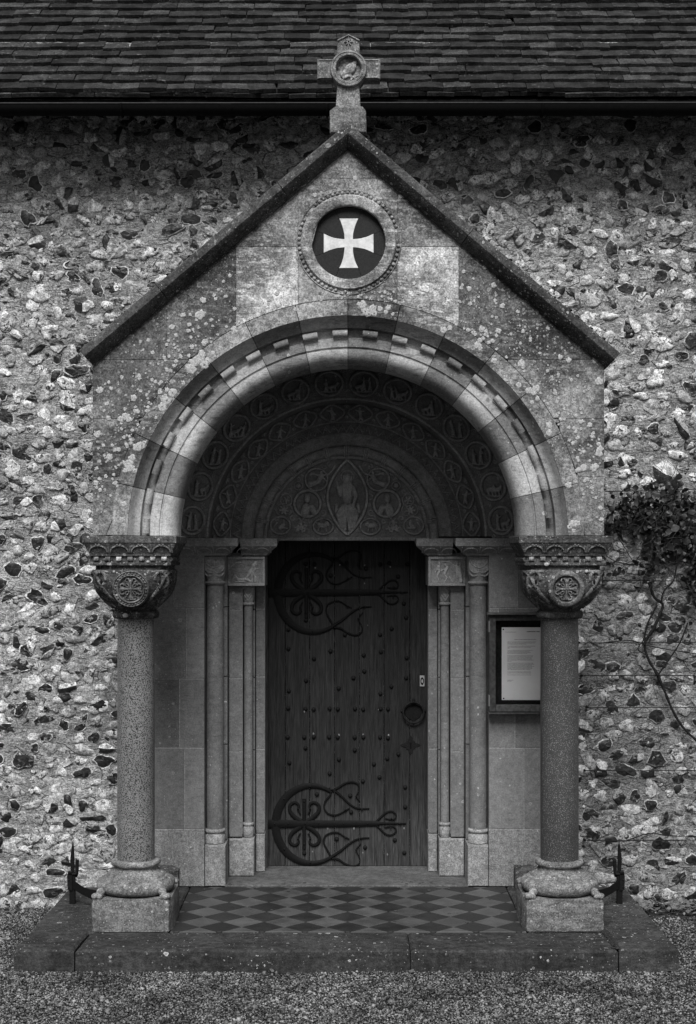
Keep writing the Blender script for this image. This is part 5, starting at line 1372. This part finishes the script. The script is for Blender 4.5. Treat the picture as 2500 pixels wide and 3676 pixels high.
text('Thank you for visiting the church. Please leave the porch doors closed and secure.', nx_(392), nz_(405, 2380), .00385)
text('Churchwarden Team', nx_(388), nz_(580, 2380), .0038); text('Churchwarden', nx_(388), nz_(612, 2380), .0038)
gm = bpy.data.materials.new('case_glass'); gm.use_nodes = True; gb = gm.node_tree.nodes['Principled BSDF']; gb.inputs['Transmission Weight'].default_value = 1; gb.inputs['Roughness'].default_value = .02; gb.inputs['IOR'].default_value = 1.01; gb.inputs['Base Color'].default_value = (.9, .9, .9, 1)
MB().box(n0+sw-.002, n1-sw+.002, YN+.016, YN+.018, nb+.036, nt-.028, 0).build('glass_pane', gm, nc)

# ---------------------------------------------------------------- iron brackets on the platform
def bracket(px, label, mir):
    y = -.39; x0 = X(px, y); s = -1 if mir else 1
    t = thing('iron_boot_scraper', (x0, y, .003), label, 'boot scraper', 'iron scraper brackets beside the column bases')
    def P(dx, py): return (x0+s*dx*kk(y), Z(py, y))
    MB().box(x0-.0145, x0+.0145, y-.01, y+.01, .003, Z(3140, y), .002).build('post', M_IRON, t)
    bl = [P(-5, 3150), P(-8, 3085), P(-3, 3040), P(1, 3021), P(5, 3040), P(7, 3090), P(8, 3150)]
    MB().prism(bl, y-.006, y+.006, .002).build('spike', M_IRON, t)
    MB().prism([P(9, 3088), P(20, 3090), P(19, 3128), P(15, 3150), P(8, 3150)], y+.004, y+.03, .002).build('side_lug', M_IRON, t)
    MB().box(x0-.022, x0+.022, y-.016, y+.016, Z(3139, y), Z(3132, y), .002).build('collar', M_IRON, t, tone=2.5)
    MB().prism([P(-14, 3125), P(-18, 3145), P(-16, 3190), P(-10, 3196), P(2, 3196), P(2, 3125)], y-.016, y-.008, .003).build('oval_plate', M_IRON, t, tone=1.3)
    pts = [(0, 3170, 30), (20, 3180, 30), (45, 3189, 28), (75, 3194, 32), (105, 3198, 42)]
    C = crom([P(a, b)+(c,) for a, b, c in pts], 4); vs = []
    rings = []
    for i, (a, b, c) in enumerate(C):
        yy = y-.004-.12*(i/(len(C)-1))**1.2; h = c*kk(y)/2; rings.append([(a, yy-.005, b-h), (a, yy-.005, b+h), (a, yy+.005, b+h), (a, yy+.005, b-h)])
    MB().loft(rings).build('curved_arm', M_IRON, t)
    for py in (3156, 3182): 
        p = P(-11, py); MB().ell((p[0], y-.017, p[1]), (.0045, .004, .0045), 7, 4).build('bolt', M_IRON, t, 60, tone=2.5)
bracket(261, 'black iron scraper with spike beside the left column base', False)
bracket(2224.5, 'black iron scraper with spike beside the right column base', True)

# ---------------------------------------------------------------- wires and climber on the right
WR = [(1757, 2172, 'highest training wire, just below the big flint'), (1902, 2172, 'second training wire from the top, at the foot of the leaves'), (2084, 2155, 'training wire level with the capital medallion'), (2307, 2080, 'training wire just below the column neck'), (2425, 2090, 'training wire crossing the fork of the stem'),
      (2539, 2110, 'training wire level with the foot of the notice sheet'), (2766, 2100, 'training wire in the bare middle of the wall'), (3017, 2100, 'lowest training wire, touching the scraper spike')]
for py, xs_, lab in WR:
    pts = [(X(px, -.045), -.045, Z(py+rnd(-2, 2)+(6 if py < 1800 and px < 2400 else 0), -.045)) for px in (xs_, 2280, 2400, 2520)]+[(2.6, -.045, Z(py, -.045))]
    w = MB().tube(pts, .0026, 6).build('training_wire', M_WIRE, None, 60); tag(w, 'thin dark '+lab, 'wire', 'training wires across the right flint wall')
    MB().tube([(X(xs_, -.045), .01, Z(py, -.045)), (X(xs_, -.045), -.05, Z(py, -.045))], .006, 7).build('eye_bolt', M_IRON, w, 60)
cl = thing('climbing_shrub', (X(2500, -.04), -.04, GZ), 'dark leafy climber tied to wires at the right edge of the wall', 'climber')
YCm = -.055
def C3(px, py, y=YCm): return PT(px, py, y)
br = [([(2330, 2090), (2350, 2145), (2380, 2170), (2365, 2215), (2345, 2260), (2315, 2310), (2330, 2370), (2360, 2420), (2390, 2490), (2420, 2560), (2460, 2620), (2510, 2665)], 8.5, 7), ([(2362, 2425), (2400, 2370), (2440, 2310), (2470, 2235)], 5, 3.5),
      ([(2375, 2160), (2385, 2120), (2420, 2080), (2430, 1990), (2410, 1930), (2440, 1850), (2450, 1760)], 5, 3), ([(2360, 2170), (2345, 2200), (2325, 2240), (2312, 2300)], 5, 6), ([(2250, 1925), (2300, 1880), (2350, 1850), (2400, 1790), (2440, 1740)], 2.5, 5),
      ([(2130, 1890), (2200, 1880), (2260, 1870), (2320, 1855), (2370, 1820), (2420, 1790)], 1.5, 3.5), ([(2200, 1900), (2240, 1960), (2270, 2010), (2300, 2030)], 2.5, 2), ([(2170, 1990), (2210, 2015), (2270, 2027), (2340, 2022), (2420, 2015)], 2.5, 2.5),
      ([(2460, 1780), (2475, 1850), (2450, 1920), (2480, 1990)], 2.5, 2), ([(2400, 1730), (2420, 1700), (2430, 1670)], 2, 1.2), ([(2370, 1745), (2372, 1710)], 1.8, 1), ([(2310, 3010), (2250, 3020), (2190, 3018)], 1.5, 1.5), ([(2250, 3018), (2330, 2992), (2400, 3000), (2500, 3003)], 2.5, 3), ([(2150, 2310), (2260, 2300), (2330, 2318), (2420, 2335), (2520, 2350)], 2.5, 3), ([(2310, 2300), (2290, 2330), (2320, 2350)], 3, 3)]
for i, (p, wa, wb) in enumerate(br):
    C = crom([C3(a, b, YCm-.01*(i % 3)+rnd(-.004, .004)) for a, b in p], 4)
    MB().tube(C, [(wa+(wb-wa)*j/(len(C)-1))*kk(0)*.68*rnd(.75, 1.25) for j in range(len(C))], 7).build('stem', M_STEM, cl, 60)
tw = MB(); rs = random.Random(77)
for i in range(110):
    px, py = rs.gauss(2400, 90), rs.gauss(1870, 110)
    if i > 85: px, py = rs.uniform(2280, 2490), rs.uniform(2020, 2650)
    if px < 2180: continue
    a = rs.uniform(0, 6.3); pts = []; y = rs.uniform(-.13, -.05)
    for j in range(6): pts.append(C3(px, py, y)); px += 16*cos(a); py += 16*sin(a); a += rs.uniform(-.5, .5)
    tw.tube(pts, [.0017-.0002*j for j in range(6)], 5)
tw.build('twigs', M_STEM, cl, 60, stuff=True, tone=3.0)
LM = []
for v in range(6):
    rs = random.Random(v+50); L_ = .034; Wd = .0125*rs.uniform(.75, 1.25); vs = []; n = 6
    for i in range(n+1):
        t = i/n; w = Wd*1.25*sin(pi*t**.8)**1.1*(1 if t < .98 else 0); z = .006*sin(pi*t)*rs.uniform(.5, 1.6)
        vs += [(-w, t*L_, z+.004*rs.uniform(.5, 1)), (0, t*L_, z), (w, t*L_, z+.004*rs.uniform(.5, 1))]
    fs = []
    for i in range(n):
        b = i*3; fs += [(b, b+1, b+4, b+3), (b+1, b+2, b+5, b+4)]
    me = bpy.data.meshes.new('leaf'); me.from_pydata(vs, [], fs); me.materials.append(M_LEAF); me.update(); me.shade_smooth(); LM.append((me, vs, fs))
dens = [(2330, 1810, 100, 70, 60), (2430, 1810, 110, 100, 110), (2430, 1900, 120, 90, 110), (2480, 1950, 50, 60, 90), (2250, 1830, 70, 50, 70), (2200, 1870, 50, 30, 30), (2360, 1870, 70, 50, 110), (2490, 2100, 30, 90, 50), (2380, 1980, 80, 50, 40), (2550, 1850, 60, 120, 100), (2570, 2080, 60, 120, 80), (2330, 2060, 40, 30, 25), (2210, 2050, 30, 18, 12), (2150, 1885, 22, 12, 6)]
leaves = []
for cx_, cy_, sx_, sy_, n in dens:
    for i in range(n):
        leaves.append((random.gauss(cx_, sx_*.6), random.gauss(cy_, sy_*.6)))
random.shuffle(leaves); FV, FF = [], []; nl = 0
for px, py in leaves:
    y = rnd(-.13, -.03)
    if px < 2176 and not (1850 < py < 1915): continue
    if px < 2175: continue
    me, vs, fs = random.choice(LM); sc = rnd(.55, 1.35)
    M = Matrix.Translation(C3(px, py, y)) @ Matrix.Rotation(rnd(0, 2*pi), 4, 'Y') @ Matrix.Rotation(rnd(.3, 1.5)*random.choice((-1, 1)), 4, 'X') @ Matrix.Rotation(rnd(-.8, .8), 4, 'Z') @ Matrix.Scale(sc, 4)
    if nl < 296 and px < 2500:
        o = bpy.data.objects.new('leaf', me); COL.objects.link(o); o.parent = cl; o.matrix_parent_inverse = Matrix.Translation(-wloc(cl)); o.matrix_basis = M; o['tone'] = 1.0; nl += 1
    else:
        b = len(FV); FV += [tuple(M @ Vector(v)) for v in vs]; FF += [tuple(b+i for i in f) for f in fs]
m = MB(); m.v = FV; m.f = FF; m.m = [0]*len(FF); m.build('foliage', M_LEAF, cl, 80, stuff=True)
# dead leaves and twigs by the wall foot on the right
m = MB()
for i in range(260):
    if i < 170: x, y = rnd(1.42, 2.1), -abs(random.gauss(.05, .09))-.03
    elif i < 200: x, y = rnd(-2.0, -1.5), -abs(random.gauss(.05, .06))-.03
    else: x, y = rnd(-1.9, 1.9), rnd(-1.9, -1.26)
    me, vs, fs = random.choice(LM); sc = rnd(.5, 1.2) if i < 200 else rnd(.2, .5) if i < 254 else .8
    if i >= 254: y = KF-rnd(.01, .05)
    M = Matrix.Translation((x, y, GZ+rnd(.002, .03 if i < 170 else .008))) @ Matrix.Rotation(rnd(0, 6.3), 4, 'Z') @ Matrix.Rotation(rnd(-.7, .7), 4, 'X') @ Matrix.Rotation(rnd(-.7, .7), 4, 'Y') @ Matrix.Scale(sc, 4)
    m.add([tuple(M @ Vector(v)) for v in vs], fs)
for i in range(60):
    x, y = rnd(1.45, 2.1), rnd(-.2, -.04); a = rnd(0, 6.3); l = rnd(.03, .12)
    m.tube([(x, y, GZ+rnd(.005, .03)), (x+l*.5*cos(a), y+l*.3*sin(a), GZ+rnd(.01, .04)), (x+l*cos(a), y+l*.6*sin(a), GZ+rnd(.005, .02))], .0014, 5)
dl = m.build('leaf_litter', M_DEAD, None, 60); dl['kind'] = 'stuff'; tag(dl, 'dead leaves and twigs lying at the foot of the wall', 'leaf litter')
# moss in the kerb joint on the right, and crumbs on the floor
m = MB()
for i in range(70):
    t = rnd(0, 1); x = X(2205, KF)-.0+rnd(-.015, .015)-.03*t; y = KF+.02+.30*t
    r = rnd(.004, .013); m.ell((1.226+rnd(-.014, .014), y, .002), (r*1.3, r*1.2, r*.7), 6, 4)
for i in range(50):
    r = rnd(.003, .009); m.ell((rnd(.9, 1.22), KB-.004+rnd(-.006, .006), .002), (r*2, r*1.2, r*.7), 6, 4)
m.build('moss', M_MOSS, step, 60, stuff=True)
m = MB()
for i in range(46):
    s_ = random.choice((-1, 1)); x = s_*rnd(.2, .82); y = rnd(-.9, .1) if random.random() < .35 else rnd(-.03, .08)
    if y > 0 and abs(x) > .64: continue
    r = rnd(.002, .007); m.ell((x, y, (.009 if y > 0 else .001)+r*.2), (r*1.6, r, r*.45), 6, 4, rot=0)
m.build('debris', M_DEAD, floor, 60, stuff=True, tone=.5)
